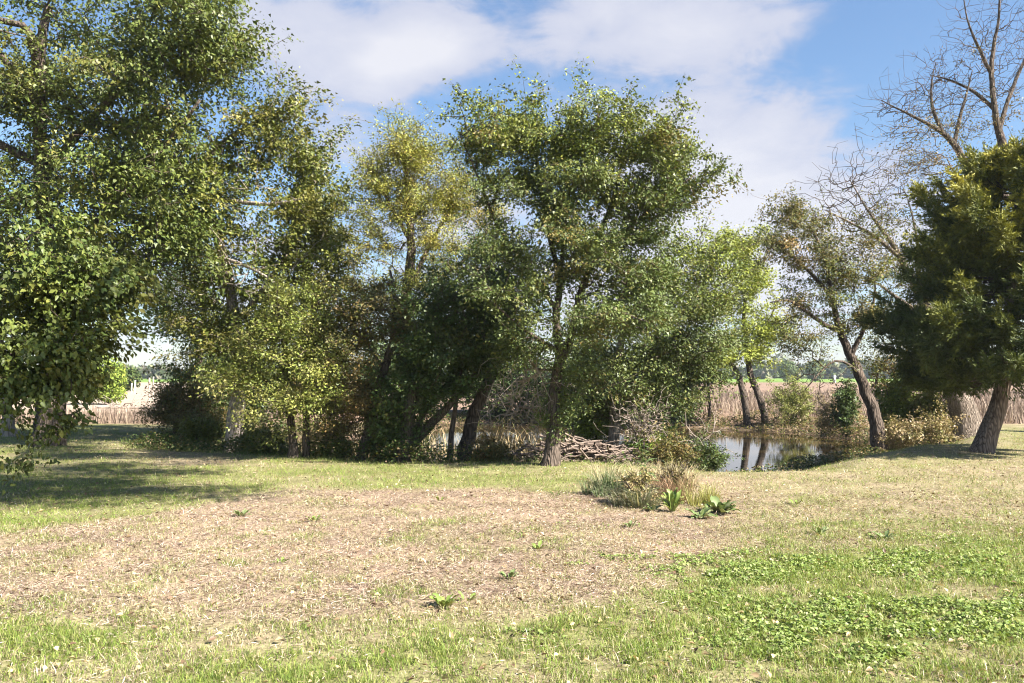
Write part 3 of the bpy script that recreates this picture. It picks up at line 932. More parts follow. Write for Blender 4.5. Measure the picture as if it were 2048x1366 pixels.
tree('elm_tree', 'large vase shaped elm in the centre with its pale footed trunk on the lawn edge',
     [[(1098, 932, 0, .16), (1106, 890, 0, .14), (1110, 840, 0, .125), (1108, 790, 0, .115), (1116, 740, 0, .105), (1118, 690, 0, .095), (1112, 620, 0, .075), (1120, 560, 0, .06), (1100, 480, 0, .045), (1082, 380, 0, .03), (1070, 290, 0, .025)],
      [(1118, 730, 0, .085), (1142, 670, .1, .08), (1158, 600, .1, .07), (1180, 530, .2, .062), (1196, 480, .2, .055), (1225, 400, .3, .04), (1250, 300, .4, .02)],
      [(1180, 540, .2, .05), (1235, 480, .1, .04), (1310, 410, 0, .03), (1390, 350, 0, .012)],
      [(1112, 620, 0, .05), (1060, 540, -.2, .04), (1000, 460, -.3, .03), (950, 340, -.4, .02), (920, 270, -.4, .01)],
      [(1120, 560, 0, .05), (1130, 450, -.3, .04), (1140, 340, -.5, .025), (1150, 260, -.6, .01)],
      [(1116, 700, 0, .04), (1050, 660, -.6, .03), (980, 600, -1, .012)],
      [(1140, 675, .1, .04), (1210, 640, -.5, .03), (1290, 600, -.9, .012)]],
     [(980, 270, 85, 60, -.3, 1.0, 30), (1050, 250, 70, 50, -.3, 1.0, 20), (1190, 260, 75, 55, -.3, 1.1, 26), (1290, 275, 80, 55, 0, 1.2, 26), (1360, 310, 65, 50, .1, 1.1, 18),
      (1390, 370, 38, 45, .1, .8, 9), (1330, 380, 80, 60, 0, 1.3, 24), (1220, 370, 90, 65, 0, 1.4, 30), (1090, 360, 90, 60, -.2, 1.3, 26), (1000, 370, 65, 60, -.3, 1.0, 15),
      (1290, 460, 80, 55, 0, 1.3, 20), (1130, 460, 80, 55, -.3, 1.3, 18), (1030, 500, 60, 60, -.4, 1.1, 14), (1210, 540, 75, 45, -.3, 1.2, 12), (1330, 540, 60, 50, 0, 1.1, 12),
      (1060, 600, 80, 55, -.7, 1.2, 20), (960, 560, 50, 45, -.8, .9, 9), (1180, 630, 80, 45, -.7, 1.2, 20), (1290, 620, 75, 55, -.6, 1.2, 22), (1030, 690, 55, 45, -.5, 1.0, 12),
      (1160, 740, 50, 60, -.3, .8, 14), (1115, 830, 22, 45, 0, .25, 6), (1135, 290, 60, 60, -.2, .9, 28), (1130, 400, 70, 60, -.3, 1.0, 26), (1160, 490, 80, 50, -.3, 1.1, 22), (1110, 540, 70, 50, -.5, 1.0, 16), (1260, 550, 70, 45, -.2, 1.1, 12), (1430, 310, 18, 14, .1, .3, 2), (930, 210, 25, 16, -.4, .4, 3), (1060, 205, 35, 20, -.3, .4, 4), (1180, 205, 30, 16, -.3, .4, 3), (1260, 215, 45, 16, -.1, .4, 4)],
     15.5, ELM, 40, leaf=(0.078, 0.046), per_tip=23, spread=.17, tips_per=6, clump=.24, droop=.45, r_tip=.0032, start_z=1.5, top=(5.2, 7.4, (0.24, 0.27, 0.045), .5), flare=.3)

tree('bushy_tree', 'bushy light green tree right of the elm, its foliage hanging almost to the ground',
     [[(1224, 880, 0, .13), (1228, 820, 0, .12), (1232, 750, 0, .10), (1250, 660, 0, .08), (1290, 580, 0, .06), (1330, 500, 0, .03)],
      [(1250, 660, 0, .06), (1330, 620, 0, .045), (1400, 560, 0, .03), (1430, 500, 0, .015)],
      [(1232, 760, 0, .05), (1300, 720, 0, .04), (1370, 690, 0, .02)]],
     [(1400, 510, 55, 50, 0, 1.2, 16), (1330, 560, 75, 60, 0, 1.4, 24), (1400, 610, 75, 70, 0, 1.4, 28), (1310, 680, 85, 65, -.2, 1.4, 32), (1390, 710, 60, 55, 0, 1.3, 22), (1270, 760, 60, 55, -.2, 1.2, 22),
      (1340, 780, 55, 50, 0, 1.2, 20), (1220, 690, 60, 60, 0, 1.2, 14), (1190, 790, 45, 55, .2, 1, 14), (1440, 540, 30, 50, .2, .8, 6)],
     18, ELM, 41, leaf=(0.078, 0.048), per_tip=24, spread=.2, tips_per=6, clump=.29, droop=.5, bark=M_BARK_PALE, top=(3.2, 5.2, (0.22, 0.26, 0.04), .45), start_z=.9)

# dense background foliage between the trunks, on the far side of the pond
for k, (px, py, D, lab, pal, w, h) in enumerate([
        (470, 800, 30, 'dense thicket shrub behind the pale trunk on the left bank', DARKGREEN, 70, 50),
        (640, 790, 38, 'low thicket shrub behind the layered tree across the pond', BROWNGREEN, 80, 45),
        (780, 780, 40, 'dark thicket shrub behind the ivy clad trunks across the pond', DARKGREEN, 80, 55),
        (1000, 770, 39.5, 'black green thicket shrub behind the fallen branches across the pond', DARKGREEN, 90, 60),
        (1170, 780, 38, 'tall thicket shrub behind the elm trunk across the pond', DARKGREEN, 80, 60),
        (1330, 800, 36, 'dark thicket shrub at the far bank behind the dry brush', DARKGREEN, 45, 40)]):
    x, y = P(px, 840, D)[:2]
    tree('thicket_shrub', lab, [[(px, 845, 0, .08), (px + 4, 800, 0, .06), (px - 4, 740, 0, .03)], [(px, 835, 0, .05), (px + 30, 780, 0, .03), (px + 45, 740, 0, .015)], [(px, 835, 0, .05), (px - 30, 790, 0, .03), (px - 45, 750, 0, .015)]],
         [(px, py - 70, w * .8, h * 1.5, 0, 1.6, 34), (px - w * .5, py, w * .75, h, 0, 1.5, 26), (px + w * .5, py, w * .75, h, 0, 1.5, 26)],
         D, pal, 50 + k, cat='shrub', group='thicket across the pond', leaf=(0.17, 0.11), per_tip=20, spread=.36, clump=.55, start_z=.2, r_tip=.006)

# ------------------------------------------------------------------ the right bank
tree('twin_trunk_tree', 'yellow green tree with two dark slanting trunks on the far right bank',
     [[(1496, 850, 0, .15), (1488, 800, 0, .14), (1478, 755, 0, .12), (1452, 715, 0, .09), (1420, 690, 0, .05), (1400, 650, 0, .02)],
      [(1532, 846, .2, .17), (1520, 800, .2, .15), (1502, 750, .2, .13), (1494, 700, .2, .11), (1488, 640, .2, .09), (1492, 560, .2, .06), (1490, 500, .2, .02)],
      [(1496, 720, .2, .06), (1530, 660, .2, .05), (1555, 600, .2, .02)]],
     [(1480, 490, 50, 40, 0, 1.3, 16), (1500, 560, 60, 50, 0, 1.5, 20), (1450, 600, 55, 60, 0, 1.5, 18), (1540, 640, 45, 50, 0, 1.3, 14), (1490, 690, 70, 45, 0, 1.5, 20), (1440, 700, 50, 40, 0, 1.3, 10), (1530, 700, 35, 30, 0, 1, 6), (1440, 480, 25, 30, .3, .8, 5)],
     35, [(4, (.23, .27, .04)), (3, (.29, .30, .05)), (2, (.15, .20, .035))], 60, leaf=(0.125, 0.075), per_tip=26, spread=.28, clump=.42, droop=.4, limbs_after=2, top=(4.5, 7.0, (0.25, 0.28, 0.03), .4), start_z=1.6)

tree('sapling', 'thin straight sapling trunk left of the twin trunked tree',
     [[(1418, 840, 0, .07), (1418, 800, 0, .06), (1416, 760, 0, .05), (1412, 700, 0, .025)]],
     [(1418, 755, 28, 22, 0, .8, 10), (1400, 700, 30, 30, 0, .8, 8)],
     36.5, GREEN, 61, leaf=(0.10, 0.06), per_tip=16, spread=.22, clump=.3, start_z=1.2)

tree('forked_leaning_tree', 'bare stemmed tree leaning left over the pond end with a forked trunk and thin foliage',
     [[(1760, 880, 0, .21), (1748, 835, 0, .18), (1732, 785, 0, .155), (1712, 735, 0, .15), (1698, 705, 0, .13), (1680, 660, 0, .09), (1665, 600, 0, .07), (1655, 540, 0, .05), (1635, 480, 0, .035), (1600, 430, 0, .02), (1565, 395, 0, .01)],
      [(1702, 712, 0, .08), (1712, 690, 0, .07), (1735, 640, 0, .05), (1750, 590, 0, .03), (1745, 530, 0, .012)],
      [(1678, 660, 0, .075), (1650, 650, -.3, .06), (1605, 618, -.6, .05), (1575, 600, -.8, .03), (1540, 605, -1, .012)],
      [(1662, 590, 0, .06), (1620, 545, 0, .05), (1570, 500, 0, .03), (1530, 475, 0, .012)],
      [(1735, 790, 0, .05), (1752, 765, .2, .04), (1762, 730, .3, .025), (1790, 710, .3, .01)],
      [(1724, 755, 0, .045), (1700, 730, -.3, .04), (1670, 722, -.6, .035), (1640, 745, -.9, .025), (1610, 780, -1.1, .012)]],
     [(1590, 430, 70, 45, 0, 1.3, 21), (1640, 500, 80, 50, 0, 1.5, 22), (1560, 480, 50, 45, 0, 1.1, 12), (1700, 560, 70, 60, 0, 1.5, 19), (1610, 590, 60, 50, -.3, 1.2, 12), (1740, 620, 50, 50, 0, 1.1, 10),
      (1590, 680, 45, 40, -.7, 1, 7), (1770, 710, 40, 35, .3, .9, 9), (1680, 640, 40, 40, .3, .8, 6)],
     23.6, BROWNGREEN + MIDGREEN, 62, leaf=(0.09, 0.048), per_tip=28, spread=.22, clump=.34, tips_per=6, droop=.45, r_tip=.0045, start_z=2.2,
     bare=[(1600, 740, 45, 45, -1, .7, 9), (1640, 790, 35, 30, -1, .5, 5), (1540, 450, 30, 40, 0, .8, 4)])

tree('tall_bare_tree', 'thick furrowed trunk left of the cedar carrying a tall sparse crown that leans left',
     [[(1938, 872, 0, .42), (1924, 825, 0, .34), (1908, 770, 0, .31), (1890, 710, 0, .27), (1862, 640, 0, .19), (1835, 580, 0, .13), (1800, 515, 0, .09), (1768, 465, 0, .06), (1735, 420, 0, .035), (1700, 360, 0, .015)],
      [(1835, 585, 0, .06), (1836, 500, .3, .045), (1822, 420, .4, .022), (1800, 360, .5, .006)],
      [(1800, 515, 0, .07), (1745, 470, -.3, .055), (1690, 440, -.5, .03), (1650, 420, -.6, .012)],
      [(1862, 640, 0, .08), (1800, 600, -.5, .06), (1760, 570, -.8, .03), (1730, 560, -1, .012)]],
     [(1740, 470, 60, 50, 0, 1.4, 15), (1800, 540, 70, 60, 0, 1.6, 21), (1850, 620, 70, 50, 0, 1.6, 21), (1790, 440, 60, 40, 0, 1.4, 12), (1700, 430, 40, 40, 0, 1, 6), (1830, 700, 60, 40, -.3, 1.4, 18), (1880, 740, 50, 30, -.3, 1, 13), (1770, 640, 50, 40, -.5, 1.1, 10)],
     24.3, BROWNGREEN + MIDGREEN, 63, bark=M_BARK_FURROW, leaf=(0.085, 0.045), per_tip=13, spread=.24, clump=.4, tips_per=6, droop=.4, r_tip=.0045, start_z=4.2,
     bare=[(1690, 370, 60, 45, 0, 1.2, 34), (1760, 390, 60, 40, 0, 1.2, 26), (1650, 420, 30, 35, 0, .8, 12), (1710, 330, 40, 25, 0, .9, 12), (1815, 400, 40, 50, .4, .9, 16)], flare=.35)

tree('autumn_tree', 'nearly leafless tall tree above the cedar in the top right corner',
     [[(2120, 870, 0, .38), (2115, 700, 0, .33), (2080, 500, 0, .28), (2040, 380, 0, .19), (2005, 285, 0, .13), (1990, 220, 0, .09), (1983, 150, 0, .075), (1988, 90, 0, .055), (1998, 30, 0, .035), (2000, -60, 0, .02)],
      [(2050, 410, 0, .15), (1990, 380, -.3, .14), (1935, 330, -.5, .115), (1905, 285, -.6, .09), (1880, 262, -.7, .065), (1830, 235, -.8, .042), (1790, 215, -.9, .025), (1762, 200, -1, .012)],
      [(1885, 265, -.7, .06), (1868, 225, -.7, .05), (1862, 180, -.7, .03), (1868, 140, -.7, .012)],
      [(1908, 288, -.6, .07), (1920, 235, -.3, .055), (1935, 180, -.2, .03), (1945, 140, -.2, .012)],
      [(1990, 220, 0, .07), (1950, 185, .2, .055), (1900, 160, .3, .03), (1860, 150, .3, .012)],
      [(1998, 260, 0, .08), (2020, 190, .3, .065), (2045, 130, .5, .045), (2080, 60, .6, .02)],
      [(1984, 150, 0, .06), (1955, 90, -.2, .045), (1935, 40, -.3, .025), (1925, -20, -.3, .012)]],
     [(1840, 270, 70, 30, -.8, 1.3, 15), (1850, 330, 55, 35, -.8, 1.2, 16), (1800, 330, 35, 40, -.8, 1, 9), (1900, 250, 60, 40, -.5, 1.3, 9), (1960, 250, 60, 50, -.2, 1.4, 8), (1940, 110, 40, 20, -.1, .9, 3), (2030, 220, 50, 60, .3, 1.3, 6), (1920, 400, 60, 40, -.5, 1.2, 8)],
     25, [(4, (0.20, 0.13, 0.055)), (3, (0.15, 0.12, 0.04)), (2, (0.11, 0.12, 0.035))], 64, leaf=(0.075, 0.04), per_tip=8, spread=.24, clump=.38, tips_per=6, droop=.4, r_tip=.0034, step=.28, start_z=7.0,
     bare=[(1880, 170, 70, 60, -.3, 1.4, 68), (1960, 80, 70, 70, 0, 1.4, 72), (1790, 230, 50, 50, -.8, 1.2, 32), (2040, 60, 60, 90, .4, 1.4, 48), (1850, 330, 60, 50, -.8, 1.2, 24), (2000, -40, 90, 60, 0, 1.4, 28), (1830, 200, 60, 50, -.8, 1.2, 48), (1930, 160, 80, 80, 0, 1.4, 60), (2000, 150, 60, 90, .2, 1.4, 52)], curl=.3)


def added_shade_tree():
    """unseen tree behind the camera, added to throw dappled shade on the left lawn"""
    rng = np.random.default_rng(300)
    base = G(6.0, -8.0)
    root = empty('added_shade_tree', base)
    tag(root, 'tall unseen tree behind the camera, added for the dappled shade on the left lawn', 'tree')
    stems = [[(6, -8, -.1), (6, -7.9, 3), (5.9, -7.4, 6), (5.8, -7, 9), (5.6, -6.6, 12)],
             [(5.9, -7.4, 6), (4.8, -3, 8.8), (3.4, 2, 9.4), (1.6, 5.4, 9.6), (.2, 9, 10), (-1.5, 14, 10.9)],
             [(5.8, -7, 9), (5.0, -2, 10.4), (3.0, 4, 10.8), (1.4, 8, 11)]]
    nodes = []
    for i, st in enumerate(stems):
        p, r = catmull(np.array(st, float), np.linspace(.34 if i == 0 else .13, .04, len(st)), .3)
        v, f = tube_geo(p, r, 10, .1, rng, .4 if i == 0 else 0)
        mesh_from('trunk' if i == 0 else 'limb', v, f, M_BARK, parent=root, base=base)
        nodes.append(p)
    pts = np.concatenate(nodes[1:])
    C, E0, E1 = [], [], []
    for k in range(260):
        o = pts[rng.integers(len(pts))]
        q = o + np.array([rng.uniform(-.6, 1) + 2.6 * rng.random() ** 1.5, rng.normal(0, .7), rng.normal(0, .3)])
        if q[2] - 1.7 < .56 * q[1] or q[1] < 4.6 or fbm(q[0] * .5, q[1] * .95, 305, 2) < .46:
            continue
        C.append(q + rng.normal(0, 1, (330, 3)) * np.array([.5, .25, .16]))
        E0.append(o)
        E1.append(q)
    E0, E1 = np.array(E0), np.array(E1)
    v, q = edges_geo(E0, E1, np.full(len(E0), .012), np.full(len(E0), .004))
    tag(mesh_from('twigs', v, [q], M_TWIG, parent=root, base=base), kind='stuff')
    C = np.concatenate(C)
    n = len(C)
    nr = rng.normal(0, .5, (n, 3)) + np.array([0, 0, .8])
    v, f = leaf_geo(C, rng.normal(0, 1, (n, 3)), nr, rng.uniform(.08, .15, n), rng.uniform(.05, .09, n))
    tag(mesh_from('crown', v, [f], M_LEAF, np.repeat(pick_colors(GREEN, n, rng), 4, 0).clip(.01, .5), parent=root, base=base), kind='stuff')


added_shade_tree()  # stands out of view, added for the shadow of its boughs


# ------------------------------------------------------------------ the cedar
def cedar():
    rng = np.random.default_rng(70)
    D = 18.2
    line = [(1963, 907, 0, .215), (1974, 875, 0, .20), (1988, 840, 0, .19), (2001, 795, 0, .175), (2010, 740, 0, .165), (2022, 620, 0, .14), (2030, 500, 0, .10), (2036, 400, 0, .08), (2040, 320, 0, .04), (2042, 285, 0, .015)]
    pts = np.array([P(a, b, D + c) for a, b, c, r in line])
    pts[0] = G(pts[0][0], pts[0][1], -0.06)
    base = pts[0] + np.array([0, 0, .06])
    root = empty('cedar_tree', base)
    tag(root, 'dark evergreen cedar with feathery sprays and a leaning trunk at the right edge', 'tree')
    p, r = catmull(pts, [l[3] for l in line], .15)
    v, f = tube_geo(p, r, 14, .10, rng, .22)
    mesh_from('trunk', v, f, M_BARK_CEDAR, parent=root, base=base)
    # boughs: start on the trunk, sweep out and up; feathery sprays along the outer two thirds
    zt = p[:, 2]
    tips, start = [], []
    ztop, zlow = zt[-1], P(1960, 750, D)[2]
    nb = 330
    E0, E1, EN = [], [], []
    C, AX, NR, LN, CID = [], [], [], [], []
    bough_pts = []
    for k in range(nb):
        h = min(1.0, max(0.0, (rng.integers(0, 11) + rng.normal(.3, .16)) / 10.6))   # tiers, 0 low .. 1 top
        z = zlow + (ztop - 0.6 - zlow) * h
        i = int(np.argmin(np.abs(zt - z)))
        a = rng.random() * 2 * math.pi
        reach = np.interp(h, [0, .1, .25, .4, .6, .8, .92, 1.0], [2.3, 3.1, 2.9, 2.3, 2.1, 1.55, .9, .3]) * rng.uniform(.62, 1.08)
        d = np.array([math.cos(a), math.sin(a), 0])
        rise = np.interp(h, [0, .3, .8, 1], [-.16, .12, .38, .9]) + rng.normal(0, .1)
        m = 7
        q = np.array([p[i] + d * reach * t + np.array([0, 0, reach * (rise * t + .16 * t * t - .10 * math.sin(t * 3.1))]) for t in np.linspace(0, 1, m)])
        q[1:] += rng.normal(0, .04, (m - 1, 3))
        rr = np.linspace(.02, .004, m) * (0.6 + .25 * reach)
        bough_pts.append((q, rr))
        ns = int(18 + reach * 17)
        tcol = rng.random()
        for s in range(ns):
            t = rng.uniform(.28, 1.0) ** .75
            b = q[min(int(t * (m - 1)), m - 2)]
            b2 = q[min(int(t * (m - 1)), m - 2) + 1]
            fr = t * (m - 1) - min(int(t * (m - 1)), m - 2)
            o = b * (1 - fr) + b2 * fr
            sd = norm(d * rng.uniform(.3, 1.0) + rng.normal(0, .5, 3) + np.array([0, 0, .4]))
            ln = rng.uniform(.24, .58) * (0.7 + .5 * (1 - t))
            nl = 24
            tt = rng.random(nl)
            cc = o + sd * (tt * ln)[:, None] + rng.normal(0, .022, (nl, 3))
            ax = sd * .8 + rng.normal(0, .42, (nl, 3))
            C.append(cc)
            AX.append(ax)
            NR.append(rng.normal(0, 1, (nl, 3)))
            LN.append((.075 + .06 * rng.random(nl)))
            CID.append(np.full(nl, tcol * .85 + .25 * rng.random()) + .25 * tt)
    V, Fq, off = [], [], 0
    p0 = np.concatenate([q[:-1] for q, _ in bough_pts])
    p1 = np.concatenate([q[1:] for q, _ in bough_pts])
    r0 = np.concatenate([r_[:-1] for _, r_ in bough_pts])
    r1 = np.concatenate([r_[1:] for _, r_ in bough_pts])
    v, q = edges_geo(p0, p1, r0, r1)
    tag(mesh_from('twigs', v, [q], M_TWIG, parent=root, base=base), kind='stuff')
    C, AX, NR, LN, CID = map(np.concatenate, (C, AX, NR, LN, CID))
    v, f = leaf_tri(C, AX, NR, LN, LN * .3)
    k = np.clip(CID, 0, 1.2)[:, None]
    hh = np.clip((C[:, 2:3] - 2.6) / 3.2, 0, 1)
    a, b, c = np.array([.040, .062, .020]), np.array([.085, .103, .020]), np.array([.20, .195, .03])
    kk = k * (.5 + .95 * hh)  # paints sunlight into the leaf colour: olive-yellow towards crown top and spray tips
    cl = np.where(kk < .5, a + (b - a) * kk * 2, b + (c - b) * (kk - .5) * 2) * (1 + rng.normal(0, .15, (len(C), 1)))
    N_LEAVES[0] += len(C)
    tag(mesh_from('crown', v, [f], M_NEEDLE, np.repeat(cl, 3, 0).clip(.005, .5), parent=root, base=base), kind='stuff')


cedar()

# ------------------------------------------------------------------ shrubs, vines and low growth round the pond
def shrub(name, label, px, py, D, w, h, pal, seed, leaf=(.075, .048), nclump=24, per_tip=16, group=None, bare=0, cat='shrub', twig=None, droop=.35, clump=.2, spread=.15):
    stems = [[(px, py, 0, .03), (px + 3, py - h * .5, 0, .02), (px, py - h * .9, 0, .01)]]
    for s in (-1, 1):
        stems.append([(px, py - 3, 0, .022), (px + s * w * .3, py - h * .45, .1 * s, .015), (px + s * w * .55, py - h * .75, .2 * s, .007)])
    k = D / F
    b = [(px, py - h * .55, w * .8, h * .5, 0, w * k * .7, nclump), (px - w * .4, py - h * .35, w * .5, h * .35, 0, w * k * .6, nclump // 3), (px + w * .4, py - h * .35, w * .5, h * .35, 0, w * k * .6, nclump // 3)]
    br = [(px, py - h * .7, w * .9, h * .5, 0, w * k * .6, bare)] if bare else None
    return tree(name, label, stems, b, D, pal, seed, cat=cat, group=group, leaf=leaf, per_tip=per_tip, spread=spread, clump=clump, droop=droop, start_z=.05, flare=.1, bare=br, twig=twig, step=.25, limbs_after=3, r_tip=.003, crown_name='foliage')


shrub('bank_shrub', 'loose yellowish shrub right of the twin trunks', 1585, 856, 34, 48, 110, YELLOWGREEN, 80, nclump=34)
shrub('bank_shrub', 'brownish thin shrub left of the leaning forked trunk', 1665, 864, 30.5, 42, 85, TANLEAF, 81, nclump=22, bare=6)
shrub('vine_column', 'dark leaved vine column standing just left of the leaning forked trunk', 1692, 862, 29.5, 20, 110, DARKGREEN, 82, nclump=16, cat='vine', leaf=(.10, .08))
shrub('bank_shrub', 'bright green broad leaved shrub right of the leaning forked trunk', 1795, 870, 25.5, 45, 130, LIME, 83, nclump=30, leaf=(.10, .075))
shrub('bank_shrub', 'green and tan shrub left of the furrowed trunk', 1856, 868, 25, 36, 95, MIDGREEN, 84, nclump=26, leaf=(.09, .065))
shrub('bank_shrub', 'low tan leaved shrub at the right end of the pond', 1805, 890, 23.5, 50, 45, TANLEAF, 85, nclump=22)
shrub('bank_shrub', 'small tan shrub beside the black tub', 1878, 878, 23.5, 30, 40, TANLEAF, 86, nclump=14)
shrub('bank_shrub', 'dark shrub mound at the near pond edge right of the dry brush', 1405, 938, 17.0, 52, 50, DARKGREEN, 87, nclump=34, leaf=(.06, .035), clump=.16, spread=.1)
shrub('bank_shrub', 'brown green shrub mound nearest the tall weed stalk', 1340, 930, 16.5, 46, 40, BROWNGREEN, 88, nclump=28, leaf=(.055, .034), clump=.15, spread=.1)
shrub('bank_shrub', 'bright lime ground shrub on top of the brush mound', 1295, 905, 17.5, 55, 30, LIME, 89, nclump=26, leaf=(.06, .04), clump=.14, spread=.1)
shrub('bank_shrub', 'lime leaved sprig right of the elm trunk above the stick pile', 1190, 880, 18.5, 45, 85, LIME, 90, nclump=22, leaf=(.075, .05))
shrub('dry_brush', 'leafless tan brush with tangled twigs right of the stick pile', 1285, 900, 16.9, 48, 80, TANLEAF, 91, nclump=5, per_tip=3, bare=150, twig=M_TWIG_PALE)
shrub('bank_shrub', 'dry twiggy shrub on the left bank left of the slanted trunk', 655, 905, 17.5, 45, 70, TANLEAF, 92, nclump=14, per_tip=10, bare=10)
shrub('bank_shrub', 'bronze shrub between the slanted trunk and the ivy clad trunk', 755, 912, 17.3, 26, 70, BROWNGREEN, 93, nclump=12, leaf=(.06, .04))
shrub('bank_shrub', 'low dark shrub at the foot of the stout leaning trunk', 985, 914, 16.4, 44, 26, BROWNGREEN, 94, nclump=18, leaf=(.055, .035), clump=.14, spread=.1)
shrub('bank_shrub', 'dark bush at the left end of the pond beneath the dark leafy tree', 405, 885, 22, 55, 50, MIDGREEN, 96, nclump=22, leaf=(.08, .05))
shrub('bank_shrub', 'low dark bush left of the layered tree trunks', 535, 905, 18.5, 42, 30, MIDGREEN, 97, nclump=14)
shrub('bank_shrub', 'low dark bush right of the layered tree trunks', 668, 912, 17.2, 36, 24, MIDGREEN, 98, nclump=14, leaf=(.06, .04), clump=.14)
shrub('bank_shrub', 'low bushy growth around the pale trunk on the left', 505, 897, 19.5, 45, 34, MIDGREEN, 95, nclump=14)


def undergrowth():
    """the low leafy growth along the pond bank"""
    rng = np.random.default_rng(100)
    n = 650000
    x = rng.uniform(-14, 17, n)
    y = rng.uniform(13, 40, n)
    e = pond_e(x, y)
    lump = fbm(x * 0.9, y * 0.9, 110)
    inner = smooth((e - 1.0) / .06)
    outer = smooth((lip_e(x, y) - .02 + .05 * (x < 1.5) * (y < 20) + .10 * (lump - .5) - .2 * smooth((x - 3.0) / 1.5) * smooth((26 - y) / 3) - e) / .05)  # dark leaf edge pushed out before the left trunks, imitating their shade
    dens = inner * outer * smooth((lump - .28) / .2)
    # the mown bank in front of the open water stays short
    dens = dens * (1 - .88 * smooth((x - 3.4) / .8) * smooth((21 - y) / 2) * smooth((11.5 - x) / 1.5))
    lod = np.clip((17 / y) ** 1.5, .2, 1)
    k = rng.random(n) < dens * lod * 1.1
    x, y, lump = x[k], y[k], lump[k]
    n = len(x)
    h = np.clip((lump - .22) * 1.0, .05, .6) * np.where((x > 3) & (y < 24), .5, 1)
    z = terrain(x, y) + h * rng.random(n) ** .6
    c = np.stack([x, y, z], 1)
    ax = rng.normal(0, 1, (n, 3)) * np.array([1, 1, .4])
    nr = rng.normal(0, .5, (n, 3))
    nr[:, 2] += .9
    far = (y > 27)
    tan = rng.random(n) < np.where(far, .55, .22) + .25 * (x > 4)
    cl = pick_colors(DARKGREEN, n, rng)
    cl[tan] = pick_colors(TANLEAF, int(tan.sum()), rng) * .7
    s = rng.uniform(.045, .08, n) * (1 + .3 * far)
    v, f = leaf_geo(c, ax, nr, s, s * .65)
    N_LEAVES[0] += n
    tag(mesh_from('undergrowth', v, [f], M_GRASS, np.repeat(cl, 4, 0).clip(.01, .6)), 'low leafy undergrowth along the pond bank under the trees', 'undergrowth', kind='stuff')


undergrowth()


def reeds():
    rng = np.random.default_rng(101)
    n = 800
    px = np.concatenate([rng.normal(860, 70, 270), rng.normal(1010, 75, 380), rng.normal(680, 50, 150)])
    D = rng.uniform(19.3, 25, n)
    x = (px - 1024) / F * D
    c = np.stack([x, D, np.maximum(terrain(x, D), WATER_Z - .02)], 1)
    a = rng.random(n) * 6.28
    v, f, k = blade_geo(c, np.stack([np.cos(a), np.sin(a)], 1), rng.uniform(.4, 1.15, n), rng.uniform(.007, .016, n), rng.uniform(.1, .9, n), rng)
    cl = pick_colors([(3, (.42, .32, .17)), (2, (.33, .24, .12)), (1, (.5, .42, .27))], n, rng)
    tag(mesh_from('reeds', v, [f], M_STRAW, np.repeat(cl, k, 0)), 'dry tan reed stems standing in the brown water behind the trunks', 'reeds', kind='stuff')


reeds()


# ------------------------------------------------------------------ sticks, fallen branches, small things
def stick_pile():
    rng = np.random.default_rng(120)
    base = G(*P(1160, 915, 16.9)[:2])
    root = empty('stick_pile', base)
    tag(root, 'long heap of dead sticks piled behind the elm trunk', 'stick pile')
    protos = []
    for k in range(6):
        n = 6
        p = np.zeros((n, 3))
        p[:, 0] = np.linspace(-.5, .5, n)
        p[:, 1:] = rng.normal(0, .025, (n, 2))
        v, f = tube_geo(p, np.linspace(.017, .008, n) * rng.uniform(.8, 1.3), 5)
        o = mesh_from('stick', v, f, M_STICK)
        protos.append(o.data)
        bpy.data.objects.remove(o)
    for k in range(270):
        o = bpy.data.objects.new('stick', protos[k % 6])
        col.objects.link(o)
        o.parent = root
        t = rng.normal(0, .45)
        hh = max(0.05, .58 * math.exp(-(t / .9) ** 2))
        o.location = (t * 1.35 + .15, rng.normal(0, .28), rng.random() * hh + .03)
        o.rotation_euler = (rng.normal(0, .3), rng.normal(.06, .22), rng.normal(.15, .5))
        L = rng.uniform(.45, 1.5)
        o.scale = (L, 1 + .3 * L, 1 + .3 * L)


stick_pile()


def branch(name, label, line, D, seed, r0, tips, mat=None, twigmat=None, r_tip=.004):
    rng = np.random.default_rng(seed)
    pts = np.array([P(a, b, D + c) for a, b, c in line])
    gz = np.array([float(terrain(q[0], q[1])) for q in pts])
    pts[:, 2] = np.maximum(pts[:, 2], np.maximum(gz, WATER_Z) + r0 * .5)
    base = pts[0].copy()
    root = empty(name, base)
    tag(root, label, 'fallen branch')
    p, r = catmull(pts, np.linspace(r0, r0 * .3, len(pts)), .12)
    v, f = tube_geo(p, r, 8, .12, rng)
    mesh_from('limb', v, f, mat or M_STICK, parent=root, base=base)
    tp, _ = crown_tips(tips, rng, D, .22, 4)
    pos, dr, par, ids, n0 = grow(p, norm(np.gradient(p, axis=0)), tp, .22, rng)
    rad = twig_radii(pos, par, n0, ids, r_tip)
    e = np.arange(n0, len(pos))
    v, q = edges_geo(pos[par[e]], pos[e], np.where(par[e] < n0, rad[e] * 1.1, rad[par[e]]), rad[e])
    tag(mesh_from('twigs', v, [q], twigmat or M_TWIG_PALE, parent=root, base=base), kind='stuff')


